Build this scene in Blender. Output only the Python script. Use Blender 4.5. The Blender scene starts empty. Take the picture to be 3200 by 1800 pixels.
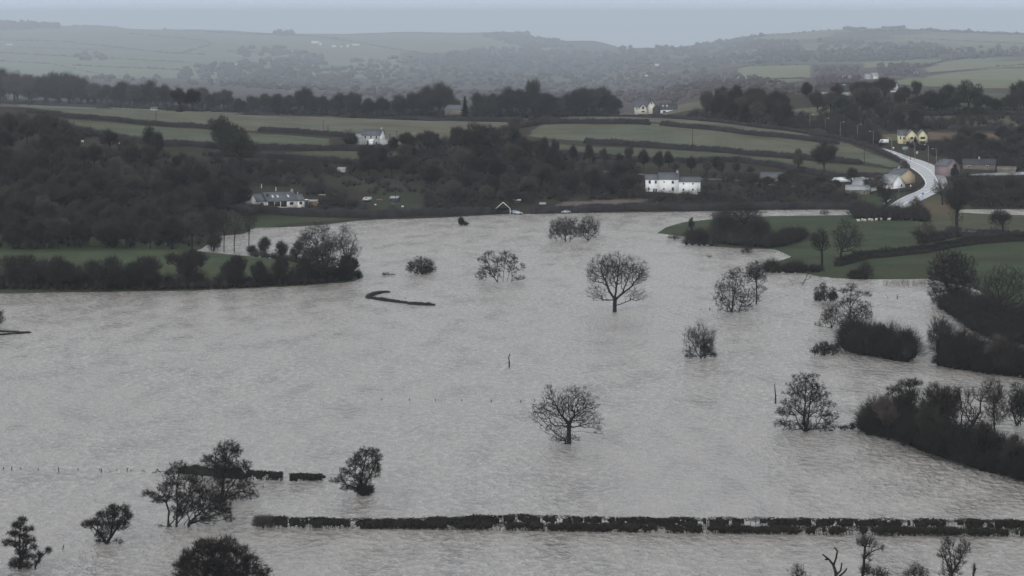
import bpy, math, random
import numpy as np
from mathutils import Vector, Matrix

# ------------------------------------------------------------------ camera, light, exposure
F, YH, H = 10000.0, 50.0, 88.0          # focal length in photo pixels, horizon row, eye height above the water
sc = bpy.context.scene
COL = sc.collection
cd = bpy.data.cameras.new('camera'); cam = bpy.data.objects.new('camera', cd); COL.objects.link(cam)
cam.location = (0, 0, H); cam.rotation_euler = (math.radians(90), 0, 0)
cd.sensor_width = 36; cd.lens = 36 * F / 3200; cd.shift_y = -(900 - YH) / 3200
cd.clip_start = 5; cd.clip_end = 60000
sc.camera = cam
SUN_EL, SUN_AZ = math.radians(26), math.radians(180 + 20)
w = bpy.data.worlds.new('World'); sc.world = w; w.use_nodes = True
nt = w.node_tree; nt.nodes.clear()
sky = nt.nodes.new('ShaderNodeTexSky'); sky.sky_type = 'NISHITA'; sky.sun_disc = False
sky.sun_elevation = SUN_EL; sky.sun_rotation = SUN_AZ; sky.air_density = 1.3; sky.dust_density = 6.0; sky.ozone_density = 1.5
hs = nt.nodes.new('ShaderNodeHueSaturation'); hs.inputs['Saturation'].default_value = 0.32
bgn = nt.nodes.new('ShaderNodeBackground'); bgn.inputs['Strength'].default_value = 0.1
ovc = nt.nodes.new('ShaderNodeMix'); ovc.data_type = 'RGBA'; ovc.inputs[0].default_value = 0.82   # thick rain cloud over the clear sky
wtc = nt.nodes.new('ShaderNodeTexCoord'); sxyz = nt.nodes.new('ShaderNodeSeparateXYZ'); nt.links.new(wtc.outputs['Generated'], sxyz.inputs[0])
wr = nt.nodes.new('ShaderNodeValToRGB'); wr.color_ramp.elements[0].position = 0.0; wr.color_ramp.elements[0].color = (0.570, 0.672, 0.815, 1)
wr.color_ramp.elements[1].position = 0.12; wr.color_ramp.elements[1].color = (0.645, 0.665, 0.685, 1)
wsc = nt.nodes.new('ShaderNodeVectorMath'); wsc.operation = 'SCALE'; wsc.inputs['Scale'].default_value = 10.5
zmx = nt.nodes.new('ShaderNodeMath'); zmx.operation = 'MAXIMUM'; zmx.inputs[1].default_value = 0.02; nt.links.new(sxyz.outputs['Z'], zmx.inputs[0])
cxyz = nt.nodes.new('ShaderNodeCombineXYZ'); nt.links.new(sxyz.outputs['X'], cxyz.inputs[0]); nt.links.new(sxyz.outputs['Y'], cxyz.inputs[1]); nt.links.new(zmx.outputs[0], cxyz.inputs[2])
nt.links.new(cxyz.outputs[0], sky.inputs[0])     # the cloud deck carries on down behind the farthest hills
nt.links.new(sxyz.outputs['Z'], wr.inputs[0]); nt.links.new(wr.outputs[0], wsc.inputs[0]); nt.links.new(wsc.outputs[0], ovc.inputs[7])
wo = nt.nodes.new('ShaderNodeOutputWorld')
nt.links.new(sky.outputs[0], hs.inputs['Color']); nt.links.new(hs.outputs[0], ovc.inputs[6]); nt.links.new(ovc.outputs[2], bgn.inputs[0]); nt.links.new(bgn.outputs[0], wo.inputs[0])
sl = bpy.data.lights.new('sun', 'SUN'); sl.energy = 1.2; sl.angle = math.radians(30); sl.color = (1.0, 0.98, 0.96)
so = bpy.data.objects.new('sun', sl); COL.objects.link(so)
so.rotation_euler = (math.radians(90) - SUN_EL, 0, math.pi - SUN_AZ)
so.location = (0, 0, 300)
sc.view_settings.view_transform = 'Standard'; sc.view_settings.look = 'None'
sc.view_settings.exposure = 0.17; sc.view_settings.gamma = 1
sc.cycles.use_denoising = True; sc.cycles.max_bounces = 5; sc.cycles.diffuse_bounces = 2; sc.cycles.glossy_bounces = 2
sc.cycles.volume_bounces = 0; sc.cycles.transparent_max_bounces = 4
HAZE_DENSITY = 4.5e-5

rnd = random.Random(7)
NR = np.random.RandomState(11)

# ------------------------------------------------------------------ materials
def mat(name, rgb, rough=0.85, var=0.25, scale=0.6, spec=0.3, metal=0.0, bump=0.0, attr=None, rgb2=None):
    m = bpy.data.materials.new(name); m.use_nodes = True
    t = m.node_tree; n = t.nodes; b = n['Principled BSDF']
    b.inputs['Roughness'].default_value = rough; b.inputs['Metallic'].default_value = metal
    b.inputs['Specular IOR Level'].default_value = spec
    tc = n.new('ShaderNodeTexCoord'); nz = n.new('ShaderNodeTexNoise')
    nz.inputs['Scale'].default_value = scale; nz.inputs['Detail'].default_value = 4
    t.links.new(tc.outputs['Object'], nz.inputs['Vector'])
    mx = n.new('ShaderNodeMix'); mx.data_type = 'RGBA'
    c2 = rgb2 or tuple(c * (1 + var) for c in rgb); c1 = rgb if rgb2 else tuple(c * (1 - var) for c in rgb)
    mr = n.new('ShaderNodeMapRange'); mr.inputs[1].default_value = 0.32; mr.inputs[2].default_value = 0.68
    t.links.new(nz.outputs['Fac'], mr.inputs[0]); t.links.new(mr.outputs[0], mx.inputs[0])
    mx.inputs[6].default_value = (*c1, 1); mx.inputs[7].default_value = (*c2, 1)
    t.links.new(mx.outputs[2], b.inputs['Base Color'])
    if bump:
        bp = n.new('ShaderNodeBump'); bp.inputs['Strength'].default_value = bump
        t.links.new(nz.outputs['Fac'], bp.inputs['Height']); t.links.new(bp.outputs[0], b.inputs['Normal'])
    return m
M = {}
M['bark'] = mat('bark', (0.014, 0.012, 0.011), 0.9, 0.3, 1.5)
M['twig'] = mat('twig', (0.019, 0.016, 0.015), 0.9, 0.35, 0.5)
M['twig_pale'] = mat('twig_pale', (0.065, 0.056, 0.050), 0.9, 0.3, 0.5)
M['twig_red'] = mat('twig_red', (0.034, 0.027, 0.025), 0.9, 0.3, 0.3)
M['twig_green'] = mat('twig_green', (0.030, 0.030, 0.023), 0.9, 0.3, 0.3)
M['ivy'] = mat('ivy', (0.013, 0.016, 0.011), 0.7, 0.35, 0.8)
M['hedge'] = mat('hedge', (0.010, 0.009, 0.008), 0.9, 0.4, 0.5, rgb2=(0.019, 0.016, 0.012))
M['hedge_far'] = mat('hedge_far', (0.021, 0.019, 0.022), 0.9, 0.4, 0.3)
M['scrub'] = mat('scrub', (0.023, 0.020, 0.020), 0.95, 0.4, 0.08)
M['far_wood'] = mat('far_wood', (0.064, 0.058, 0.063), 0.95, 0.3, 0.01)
M['bramble'] = mat('bramble', (0.010, 0.010, 0.008), 0.9, 0.4, 0.4)
M['white_wall'] = mat('white_wall', (0.78, 0.80, 0.82), 0.8, 0.06, 0.7)
M['cream_wall'] = mat('cream_wall', (0.62, 0.61, 0.55), 0.85, 0.07, 0.6)
M['pale_wall'] = mat('pale_wall', (0.80, 0.79, 0.73), 0.85, 0.06, 0.6)
M['grey_wall'] = mat('grey_wall', (0.34, 0.36, 0.38), 0.85, 0.12, 0.8)
M['dark_wall'] = mat('dark_wall', (0.04, 0.045, 0.05), 0.8, 0.2, 1.0)
M['yellow_wall'] = mat('yellow_wall', (0.58, 0.55, 0.37), 0.85, 0.06, 0.6)
M['buff_wall'] = mat('buff_wall', (0.42, 0.35, 0.24), 0.85, 0.08, 0.8)
M['pink_wall'] = mat('pink_wall', (0.22, 0.175, 0.185), 0.85, 0.1, 0.8)
M['timber'] = mat('timber', (0.20, 0.12, 0.06), 0.85, 0.2, 2)
M['brown_post'] = mat('brown_post', (0.035, 0.028, 0.022), 0.9, 0.3, 3)
M['slate'] = mat('slate', (0.085, 0.095, 0.115), 0.5, 0.25, 1.5, spec=0.5)
M['slate_pale'] = mat('slate_pale', (0.30, 0.32, 0.34), 0.5, 0.15, 1.2, spec=0.5)
M['slate_dark'] = mat('slate_dark', (0.05, 0.055, 0.062), 0.55, 0.25, 1.5)
M['glass'] = mat('glass', (0.012, 0.016, 0.02), 0.35, 0.2, 1, spec=0.5)
M['skylight'] = mat('skylight', (0.55, 0.6, 0.62), 0.15, 0.1, 1, spec=0.8)
M['paint'] = mat('paint', (0.8, 0.8, 0.8), 0.5, 0.05, 2)
M['black_trim'] = mat('black_trim', (0.02, 0.02, 0.022), 0.6, 0.2, 2)
M['metal'] = mat('metal', (0.28, 0.29, 0.30), 0.5, 0.1, 2, metal=0.5)
M['car_silver'] = mat('car_silver', (0.42, 0.46, 0.50), 0.3, 0.04, 2, metal=0.3, spec=0.6)
M['car_blue'] = mat('car_blue', (0.22, 0.28, 0.35), 0.3, 0.04, 2, metal=0.2, spec=0.6)
M['tyre'] = mat('tyre', (0.02, 0.02, 0.02), 0.9, 0.1, 5)
M['slide'] = mat('slide', (0.75, 0.55, 0.05), 0.4, 0.05, 2)
M['wool'] = mat('wool', (0.60, 0.58, 0.50), 0.95, 0.1, 3)
M['sheep_face'] = mat('sheep_face', (0.35, 0.33, 0.3), 0.9, 0.1, 3)
M['feather'] = mat('feather', (0.015, 0.015, 0.018), 0.7, 0.2, 8)
M['sign_blue'] = mat('sign_blue', (0.02, 0.12, 0.45), 0.5, 0.05, 2)
M['sign_grey'] = mat('sign_grey', (0.20, 0.24, 0.26), 0.5, 0.08, 2)
M['sign_red'] = mat('sign_red', (0.5, 0.05, 0.03), 0.5, 0.05, 2)
M['gravel'] = mat('gravel', (0.16, 0.145, 0.125), 0.9, 0.25, 0.4)
M['reed'] = mat('reed', (0.09, 0.075, 0.055), 0.9, 0.2, 1)

# ------------------------------------------------------------------ terrain height
def shoreD(py): return F * H / (py - YH)
def zz(py, D): return H - (py - YH) / F * D
_FARL = [('z', 8, 2500), (285, 5000), (240, 7500), (190, 10500), (130, 14500)]
COLS = {  # photo column -> (row, distance) nodes; zero-height shoreline first, dips given as ('z', z, D)
 -700: [(825, 0), (700, 1230), (600, 1330), (500, 1440), (430, 1560), (360, 1700), (335, 1760), ('z', 28, 1950)] + _FARL + [(90, 18500), (76, 19800), ('z', -60, 21500)],
 0:   [(820, 0), (700, 1230), (600, 1330), (500, 1440), (430, 1560), (360, 1700), (332, 1760), ('z', 28, 1950)] + _FARL + [(88, 18500), (74, 19800), ('z', -60, 21500)],
 300: [(812, 0), (700, 1240), (600, 1340), (500, 1440), (430, 1560), (370, 1690), (336, 1770), ('z', 26, 1960)] + _FARL + [(90, 18300), (77, 19500), ('z', -60, 21500)],
 600: [(785, 0), (700, 1270), (600, 1350), (500, 1450), (430, 1580), (380, 1700), (350, 1780), ('z', 26, 1960)] + _FARL + [(100, 17500), (92, 18500), ('z', -60, 21500)],
 700: [(735, 0), (680, 1300), (600, 1385), (500, 1480), (430, 1600), (357, 1790), ('z', 24, 1960)] + _FARL + [(105, 17400), (97, 18300), ('z', -60, 21500)],
 800: [(712, 0), (655, 1372), (600, 1415), (500, 1500), (430, 1620), (362, 1800), ('z', 24, 1970)] + _FARL + [(110, 17000), (102, 18200), ('z', -60, 21500)],
 1200:[(685, 0), (600, 1450), (500, 1540), (430, 1660), (373, 1820), ('z', 22, 1990)] + _FARL[:-1] + [(140, 14000), (112, 17500), (103, 18600), ('z', -60, 21500)],
 1600:[(669, 0), (600, 1480), (500, 1580), (430, 1700), (379, 1850), ('z', 20, 2020)] + _FARL[:-1] + [(150, 13500), (115, 17000), (98, 18600), ('z', -60, 21500)],
 1850:[(665, 0), (600, 1465), (500, 1585), (415, 1740), (372, 1850), ('z', 21, 2020)] + _FARL[:-1] + [(155, 13300), (130, 15500), ('z', -110, 19000), ('z', -110, 21500)],
 2000:[(663, 0), (602, 1462), (560, 1510), (500, 1590), (400, 1760), (366, 1850), ('z', 22, 2020), ('z', 8, 2500), (285, 4500), (235, 7200), (190, 9500), (150, 12500), ('z', -110, 19000), ('z', -110, 21500)],
 2200:[(660, 0), (602, 1470), (500, 1600), (400, 1780), (377, 1850), ('z', 24, 2020), ('z', 20, 2400), (260, 4200), (215, 7400), (170, 10800), (140, 13800), ('z', -110, 19000), ('z', -110, 21500)],
 2400:[(656, 0), (600, 1500), (500, 1620), (410, 1790), (350, 2000), (300, 2200), (250, 3400), (200, 6800), (150, 10200), (108, 13500), ('z', -110, 19000), ('z', -110, 21500)],
 2600:[(655, 0), (600, 1500), (520, 1600), (440, 1740), (400, 1850), (350, 2000), (300, 2200), (250, 3300), (200, 6400), (140, 10200), (94, 13400), ('z', -60, 19000), ('z', -110, 21500)],
 2800:[(655, 0), (600, 1500), (520, 1600), (460, 1700), (400, 1850), (350, 2000), (300, 2200), (250, 3100), (200, 6000), (130, 10200), (88, 13400), ('z', -60, 19000), ('z', -110, 21500)],
 3200:[(654, 0), (600, 1520), (500, 1640), (450, 1750), (400, 1880), (350, 2050), (300, 2250), (250, 3300), (180, 6600), (130, 10000), (98, 12800), ('z', -60, 19000), ('z', -110, 21500)],
 3900:[(654, 0), (600, 1520), (500, 1640), (450, 1750), (400, 1880), (350, 2050), (300, 2250), (250, 3300), (180, 6600), (130, 10000), (98, 12800), ('z', -60, 19000), ('z', -110, 21500)],
}
DG = np.concatenate([np.arange(300, 840, 20), np.arange(840, 1340, 5), np.arange(1340, 2000, 3), np.arange(2000, 2400, 8),
                     np.geomspace(2400, 37500, 270)])
for _k in COLS:      # ground beyond the near ridge stretched farther out so the haze fades it
    COLS[_k] = [(('z', -330 if q[1] < -20 else q[1], q[2] * 1.75) if q[0] == 'z' else (q[0], q[1] * 1.75)) if (q[2] if q[0] == 'z' else q[1]) > 2950 else q for q in COLS[_k]]
CX = np.array(sorted(COLS), float)
DFINE = np.arange(250, 38000, 2.0)
ZC = []
for k in sorted(COLS):
    ds, zs = [], []
    for nd in COLS[k]:
        if nd[0] == 'z': zs.append(nd[1]); ds.append(nd[2])
        elif nd[1] == 0: ds.append(shoreD(nd[0])); zs.append(0.0)
        else: ds.append(nd[1]); zs.append(zz(nd[0], nd[1]))
    ds = [ds[0] - 60, ds[0] - 12] + ds; zs = [-3.0, -1.2] + zs
    zf = np.interp(DFINE, ds, zs)
    ker = np.ones(11) / 11
    zsm = np.convolve(np.pad(zf, 5, 'edge'), ker, 'valid')
    ZC.append(np.where(DFINE > ds[2] + 8, zsm, zf))
ZC = np.array(ZC)
def zA(px, D):
    px = np.clip(px, CX[0], CX[-1] - 1e-3); i = np.clip(np.searchsorted(CX, px, 'right') - 1, 0, len(CX) - 2)
    t = (px - CX[i]) / (CX[i + 1] - CX[i]); t = t * t * (3 - 2 * t) * 0.5 + t * 0.5
    j = np.clip((D - 250) / 2.0, 0, len(DFINE) - 2); j0 = j.astype(int); fj = j - j0
    a = ZC[i, j0] * (1 - fj) + ZC[i, j0 + 1] * fj; b = ZC[i + 1, j0] * (1 - fj) + ZC[i + 1, j0 + 1] * fj
    z = a * (1 - t) + b * t
    x = (px - 1600) / F * D
    un = np.sin(x * 0.021 + 1.3) * np.sin(D * 0.017 + x * 0.006) * 0.7 + np.sin(x * 0.05 + D * 0.031) * 0.25
    far = np.clip((D - 3000) / 5000, 0, 1)
    un2 = (np.sin(x * 0.0031 + 0.7 + D * .0011) * 7 + np.sin(x * 0.0065 + D * 0.002) * 4) * far
    return z + un * np.clip(z / 8, 0, 1) + un2
def planpoly(p): return np.array([((a - 1600) / F * shoreD(b), shoreD(b)) for a, b in p])
PB = planpoly([(-700, 945), (0, 918), (300, 913), (600, 909), (900, 896), (1100, 882), (1137, 868), (1128, 848), (1000, 826), (900, 812), (780, 800), (650, 788), (560, 776), (300, 774), (100, 776), (-700, 780)])
PC = planpoly([(2051, 729), (2140, 740), (2224, 770), (2300, 776), (2419, 779), (2473, 803), (2430, 815), (2382, 824), (2396, 835), (2508, 854), (2559, 865), (2620, 871), (2699, 874), (2899, 872), (3050, 905), (3130, 955), (3220, 985), (3900, 1000),
               (3900, 672), (3200, 672), (3080, 668), (3000, 664), (2985, 640), (2700, 640), (2660, 672), (2410, 675), (2233, 684), (2140, 693), (2080, 710)])
def pdist(P, x, y):
    d2 = np.full(x.shape, 1e12); ins = np.zeros(x.shape, bool); n = len(P)
    for i in range(n):
        ax, ay = P[i]; bx, by = P[(i + 1) % n]; ex, ey = bx - ax, by - ay
        t = np.clip(((x - ax) * ex + (y - ay) * ey) / (ex * ex + ey * ey + 1e-9), 0, 1)
        d2 = np.minimum(d2, (x - ax - t * ex) ** 2 + (y - ay - t * ey) ** 2)
        if ay != by:
            c = ((ay > y) != (by > y)) & (x < ex * (y - ay) / (by - ay) + ax); ins ^= c
    d = np.sqrt(d2); return np.where(ins, d, -d)
def zP(P, x, y, hm, wd):
    d = pdist(P, x, y)
    wob = np.sin(x * 0.11 + y * 0.07) * 0.05 + np.sin(x * 0.31) * 0.03
    return np.where(d > 0, hm * (1 - np.exp(-np.maximum(d, 0) / wd)) + wob * np.clip(d / 4, 0, 1), np.maximum(d * 0.2, -3.0))
def zt(x, y):
    x = np.asarray(x, float); y = np.asarray(y, float)
    px = 1600 + F * x / y
    return np.where(y > 2300, zA(px, y), np.maximum(np.maximum(zA(px, y), zP(PB, x, y, 3.0, 46)), zP(PC, x, y, 3.2, 58)))
PXG = np.arange(-640, 3841, 8.0)
gx, gy = np.meshgrid(PXG, DG, indexing='ij')
GXW = (gx - 1600) / F * gy
GZ = zt(GXW, gy)
# lookup: what the ray through a photo pixel meets first
LD = np.concatenate([np.arange(380, 2200, 3.0), np.geomspace(2200, 37000, 1000)])
LPX = np.arange(-640, 3841, 10.0)
lx, ly = np.meshgrid(LPX, LD, indexing='ij')
LZ = zt((lx - 1600) / F * ly, ly); LZ = np.where(ly < 2300, np.maximum(LZ, 0), LZ)
LPY = YH + F * (H - LZ) / ly
LCM = np.minimum.accumulate(LPY, axis=1)
def atD(px, py):
    i = int(np.clip(round((px + 640) / 10), 0, len(LPX) - 1))
    row = LCM[i]; j = int(np.searchsorted(-row, -py))
    if j <= 0: return LD[0]
    if j >= len(LD): return LD[-1]
    a, b = row[j - 1], row[j]
    t = 0 if a == b else (a - py) / (a - b)
    return LD[j - 1] + t * (LD[j] - LD[j - 1])
def ground(x, y):
    z = float(zt(np.array([x]), np.array([y]))[0]); return max(z, 0.0) if y < 2300 else z
def at(px, py, D=None):
    if D is None: D = atD(px, py)
    x = (px - 1600) / F * D
    return Vector((x, D, ground(x, D)))
def pin(poly, px, py):
    ins = False; n = len(poly)
    for i in range(n):
        ax, ay = poly[i]; bx, by = poly[(i + 1) % n]
        if (ay > py) != (by > py) and px < (bx - ax) * (py - ay) / (by - ay) + ax: ins = not ins
    return ins

# ------------------------------------------------------------------ mesh helpers
def build(name, V, polys, m, parent=None, loc=None, smooth=False):
    me = bpy.data.meshes.new(name)
    V = np.asarray(V, np.float32); polys = [np.asarray(p, np.int32) for p in polys if len(p)]
    me.vertices.add(len(V)); me.vertices.foreach_set('co', V.ravel())
    nl = sum(p.size for p in polys); nf = sum(len(p) for p in polys)
    me.loops.add(nl); me.polygons.add(nf)
    me.loops.foreach_set('vertex_index', np.concatenate([p.ravel() for p in polys]))
    st = []; o = 0
    for p in polys:
        st.append(o + np.arange(len(p)) * p.shape[1]); o += p.size
    me.polygons.foreach_set('loop_start', np.concatenate(st).astype(np.int32))
    if smooth: me.polygons.foreach_set('use_smooth', np.ones(nf, bool))
    me.update(calc_edges=True)
    me.materials.append(m)
    ob = bpy.data.objects.new(name, me); COL.objects.link(ob)
    if parent: ob.parent = parent
    if loc is not None: ob.location = loc
    return ob
def tag(o, label=None, cat=None, group=None, kind=None):
    if label: o['label'] = label
    if cat: o['category'] = cat
    if group: o['group'] = group
    if kind: o['kind'] = kind
    return o
def empty(name, loc, rz=0.0, label=None, cat=None, group=None):
    o = bpy.data.objects.new(name, None); COL.objects.link(o); o.location = loc; o.rotation_euler = (0, 0, rz)
    o.empty_display_size = 0.5
    return tag(o, label, cat, group)
def dup(root, loc, rz, s, label, group, cat=None):
    r = root.copy(); COL.objects.link(r); r.location = loc; r.rotation_euler = (0, 0, rz); r.scale = s
    r['label'] = label; r['group'] = group
    if cat: r['category'] = cat
    for ch in list(root.children):
        c = ch.copy(); COL.objects.link(c); c.parent = r
    return r
class MB:
    def __init__(s): s.v = []; s.f = {}; s.n = 0
    def add(s, V, *polys):
        V = np.asarray(V, float); s.v.append(V)
        for p in polys:
            p = np.asarray(p, int)
            if len(p): s.f.setdefault(p.shape[1], []).append(p + s.n)
        s.n += len(V)
    def box(s, x0, x1, y0, y1, z0, z1):
        V = [(x, y, z) for z in (z0, z1) for x, y in ((x0, y0), (x1, y0), (x1, y1), (x0, y1))]
        s.add(V, [(0, 3, 2, 1), (4, 5, 6, 7), (0, 1, 5, 4), (1, 2, 6, 5), (2, 3, 7, 6), (3, 0, 4, 7)])
    def tube(s, pts, rs, k=6):
        pts = np.asarray(pts, float)
        for a, b, r0, r1 in zip(pts[:-1], pts[1:], rs[:-1], rs[1:]):
            V, q = prisms(a[None], b[None], np.array([r0]), np.array([r1]), k, cap=True); s.add(V, *q)
    def ell(s, c, r, seg=8, rings=5):
        V = [(c[0], c[1], c[2] - r[2])]
        for i in range(1, rings):
            a = -math.pi / 2 + math.pi * i / rings
            for j in range(seg):
                b = 2 * math.pi * j / seg
                V.append((c[0] + r[0] * math.cos(a) * math.cos(b), c[1] + r[1] * math.cos(a) * math.sin(b), c[2] + r[2] * math.sin(a)))
        V.append((c[0], c[1], c[2] + r[2])); t, q = [], []
        for j in range(seg):
            t.append((0, 1 + (j + 1) % seg, 1 + j)); t.append((len(V) - 1, 1 + (rings - 2) * seg + j, 1 + (rings - 2) * seg + (j + 1) % seg))
            for i in range(rings - 2):
                a = 1 + i * seg; q.append((a + j, a + (j + 1) % seg, a + seg + (j + 1) % seg, a + seg + j))
        s.add(V, t, q)
    def build(s, name, m, parent=None, loc=None, smooth=False):
        return build(name, np.concatenate(s.v), [np.concatenate(p) for p in s.f.values()], m, parent, loc, smooth)
def perp(D):
    D = D / (np.linalg.norm(D, axis=1, keepdims=True) + 1e-9)
    ref = np.where(np.abs(D[:, 2:3]) > 0.8, np.array([[1.0, 0, 0]]), np.array([[0, 0, 1.0]]))
    U = np.cross(D, ref); U /= np.linalg.norm(U, axis=1, keepdims=True) + 1e-9
    return U, np.cross(D, U)
def prisms(P0, P1, R0, R1, k, cap=False):
    n = len(P0); U, W = perp(P1 - P0)
    a = np.arange(k) * 2 * math.pi / k; ca, sa = np.cos(a)[None, :, None], np.sin(a)[None, :, None]
    ring = U[:, None] * ca + W[:, None] * sa
    V = np.concatenate([P0[:, None] + ring * R0[:, None, None], P1[:, None] + ring * R1[:, None, None]], 1).reshape(-1, 3)
    b = (np.arange(n) * 2 * k)[:, None, None]; j = np.arange(k); j2 = (j + 1) % k
    q = (np.stack([j, j2, j2 + k, j + k], -1)[None] + b).reshape(-1, 4)
    out = [q]
    if cap:
        out.append((np.arange(2 * k - 1, k - 1, -1)[::-1][None] + b[:, 0]).reshape(-1, k)); out.append((np.arange(k)[::-1][None] + b[:, 0]).reshape(-1, k))
    return V, out
def spikes(P, Dv, R):
    n = len(P); U, W = perp(Dv)
    a = np.arange(3) * 2 * math.pi / 3
    ring = U[:, None] * np.cos(a)[None, :, None] + W[:, None] * np.sin(a)[None, :, None]
    V = np.concatenate([P[:, None] + ring * R[:, None, None], (P + Dv)[:, None]], 1).reshape(-1, 3)
    b = (np.arange(n) * 4)[:, None, None]
    t = (np.array([[0, 1, 3], [1, 2, 3], [2, 0, 3]])[None] + b).reshape(-1, 3)
    return V, t

# ------------------------------------------------------------------ trees
def skeleton(stems, pts, bal, rng, rt, pw=0.5, step=1.1, jit=0.12):
    P = []; par = []; L = []
    for st in stems:
        st = np.asarray(st, float)
        if P:
            d = np.linalg.norm(np.array(P) - st[0], axis=1); k = int(d.argmin()); prev = k if d[k] < 0.8 else -1
        else: prev = -1
        if prev < 0:
            if P:          # separate stems share one rootstock below the surface
                P.append(np.array([st[0][0] * .5, st[0][1] * .5, -0.75])); par.append(0); L.append(1.0)
                P.append(np.array([st[0][0], st[0][1], -0.7])); par.append(len(P) - 2); L.append(1.0); P.append(st[0]); par.append(len(P) - 2); L.append(1.0)
            else: P.append(st[0]); par.append(-1); L.append(0.0)
            prev = len(P) - 1
        for a, b in zip(st[:-1], st[1:]):
            n = max(1, int(np.linalg.norm(b - a) / step))
            for i in range(1, n + 1):
                q = a + (b - a) * i / n + (rng.normal(0, 0.05, 3) if i < n else 0)
                P.append(q); par.append(prev); L.append(L[prev] + np.linalg.norm(q - P[prev])); prev = len(P) - 1
    cap = len(P) + len(pts) * 14 + 10
    A = np.zeros((cap, 3)); A[:len(P)] = P; LL = np.zeros(cap); LL[:len(P)] = L; n = len(P)
    order = np.argsort(np.linalg.norm(pts - A[0], axis=1) + rng.uniform(0, 1.0, len(pts)))
    tips = []
    for i in order:
        p = pts[i]; d = np.linalg.norm(A[:n] - p, axis=1)
        k = int((d + bal * LL[:n] + np.where(A[:n, 2] > p[2] + 0.3, 0.6 * (A[:n, 2] - p[2]), 0)).argmin())
        if d[k] < 0.15: continue
        a = A[k]; m = max(1, min(13, int(d[k] / step))); prev = k
        bend = rng.normal(0, jit * d[k], 3); bend[2] = -abs(bend[2]) * 0.8
        for s in range(1, m + 1):
            t = s / m; q = a + (p - a) * t + bend * math.sin(math.pi * t)
            A[n] = q; par.append(prev); LL[n] = LL[prev] + np.linalg.norm(q - A[prev]); prev = n; n += 1
        tips.append(n - 1)
    A = A[:n]; par = np.array(par); cnt = np.zeros(n)
    for t in tips: cnt[t] += 1
    for i in range(n - 1, -1, -1):
        if par[i] >= 0: cnt[par[i]] += cnt[i]
    R = rt * (np.maximum(cnt, 0.5) / max(cnt.max(), 1)) ** pw
    return A, par, R, np.array(tips), cnt
def make_tree(name, stems, lobes, loc, seed, n=420, rt=0.35, bal=0.25, twigs=10, tl=(0.4, 1.1), tw=0.02, tm='twig', bm='bark',
              shell=0.45, up=0.25, ivy=None, label=None, cat='tree', group=None, pw=0.5, rmin=0.018, spread=0.9, step=1.1, nm=1.0):
    """stems: polylines (x,y,z) in metres from the base; lobes: (cx,cy,cz,rx,ry,rz[,w]) metres"""
    rng = np.random.RandomState(seed); n = int(n * nm)
    W = np.array([(l[6] if len(l) > 6 else 1) * l[3] * l[5] for l in lobes], float); W /= W.sum()
    ks = rng.choice(len(lobes), n, p=W); u = rng.normal(0, 1, (n, 3)); u /= np.linalg.norm(u, axis=1, keepdims=True)
    r = rng.uniform(0, 1, n) ** shell
    Lb = np.array([l[:6] for l in lobes], float)
    pts = Lb[ks, :3] + u * r[:, None] * Lb[ks, 3:6]
    pts = pts[pts[:, 2] > 0.25]
    A, par, R, tips, cnt = skeleton(stems, pts, bal, rng, rt, pw, step)
    root = empty(name, loc, 0, label, cat, group)
    ix = np.where(par >= 0)[0]; R = np.maximum(R, rmin)
    R0 = np.minimum(R[par[ix]], R[ix] * 1.6); R1 = R[ix]
    thick = R1 > 0.055
    mb = MB()
    big = ix[thick]
    if len(big):
        V, q = prisms(A[par[big]], A[big], R0[thick], R1[thick] * 0.97, 5); mb.add(V, *q)
    # flare at the foot
    mb.tube([A[0] + np.array([0, 0, -0.6]), A[0] + np.array([0, 0, 0.02])], [R[0] * 1.35, R[0] * 1.15], 6)
    mb.build('trunk', M[bm], root)
    cb = MB()
    sm = ix[~thick]
    if len(sm):
        V, q = prisms(A[par[sm]], A[sm], R0[~thick], R1[~thick], 3); cb.add(V, *q)
    # twigs: on every thin node
    cand = ix[(R1 < 0.09)]
    wt = np.where(cnt[cand] <= 1.5, 1.0, 0.35)
    nt_ = int(twigs * len(tips)); sel = rng.choice(cand, nt_, p=wt / wt.sum())
    bd = A[sel] - A[par[sel]]; bd /= np.linalg.norm(bd, axis=1, keepdims=True) + 1e-6
    dv = bd * 0.8 + rng.normal(0, spread * 0.6, (nt_, 3)) + np.array([0, 0, up]); dv /= np.linalg.norm(dv, axis=1, keepdims=True)
    ln = rng.uniform(tl[0], tl[1], nt_)[:, None]
    st = A[par[sel]] + (A[sel] - A[par[sel]]) * rng.uniform(0, 1, (nt_, 1))
    V, t = spikes(st, dv * ln, np.full(nt_, tw)); cb.add(V, t)
    d2 = dv * 0.6 + rng.normal(0, 0.55, (nt_, 3)) + np.array([0, 0, up * 0.7]); d2 /= np.linalg.norm(d2, axis=1, keepdims=True)
    V, t = spikes(st + dv * ln * rng.uniform(0.3, 0.8, (nt_, 1)), d2 * ln * 0.6, np.full(nt_, tw * 0.75)); cb.add(V, t)
    cb.build('crown', M[tm], root)
    if ivy:   # dark evergreen growth round the stems: (cx,cy,cz,rx,ry,rz,n)
        ib = MB()
        for cx, cy, cz, rx, ry, rz, k in ivy:
            u = rng.normal(0, 1, (k, 3)); u /= np.linalg.norm(u, axis=1, keepdims=True)
            p = np.array([cx, cy, cz]) + u * (rng.uniform(0, 1, (k, 1)) ** 0.4) * np.array([rx, ry, rz])
            p = p[p[:, 2] > 0.05]; u = u[:len(p)]
            V, t = spikes(p, (u + rng.normal(0, 0.7, p.shape)) * 0.35, np.full(len(p), 0.09)); ib.add(V, t)
        ib.build('ivy', M['ivy'], root)
    return root
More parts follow.
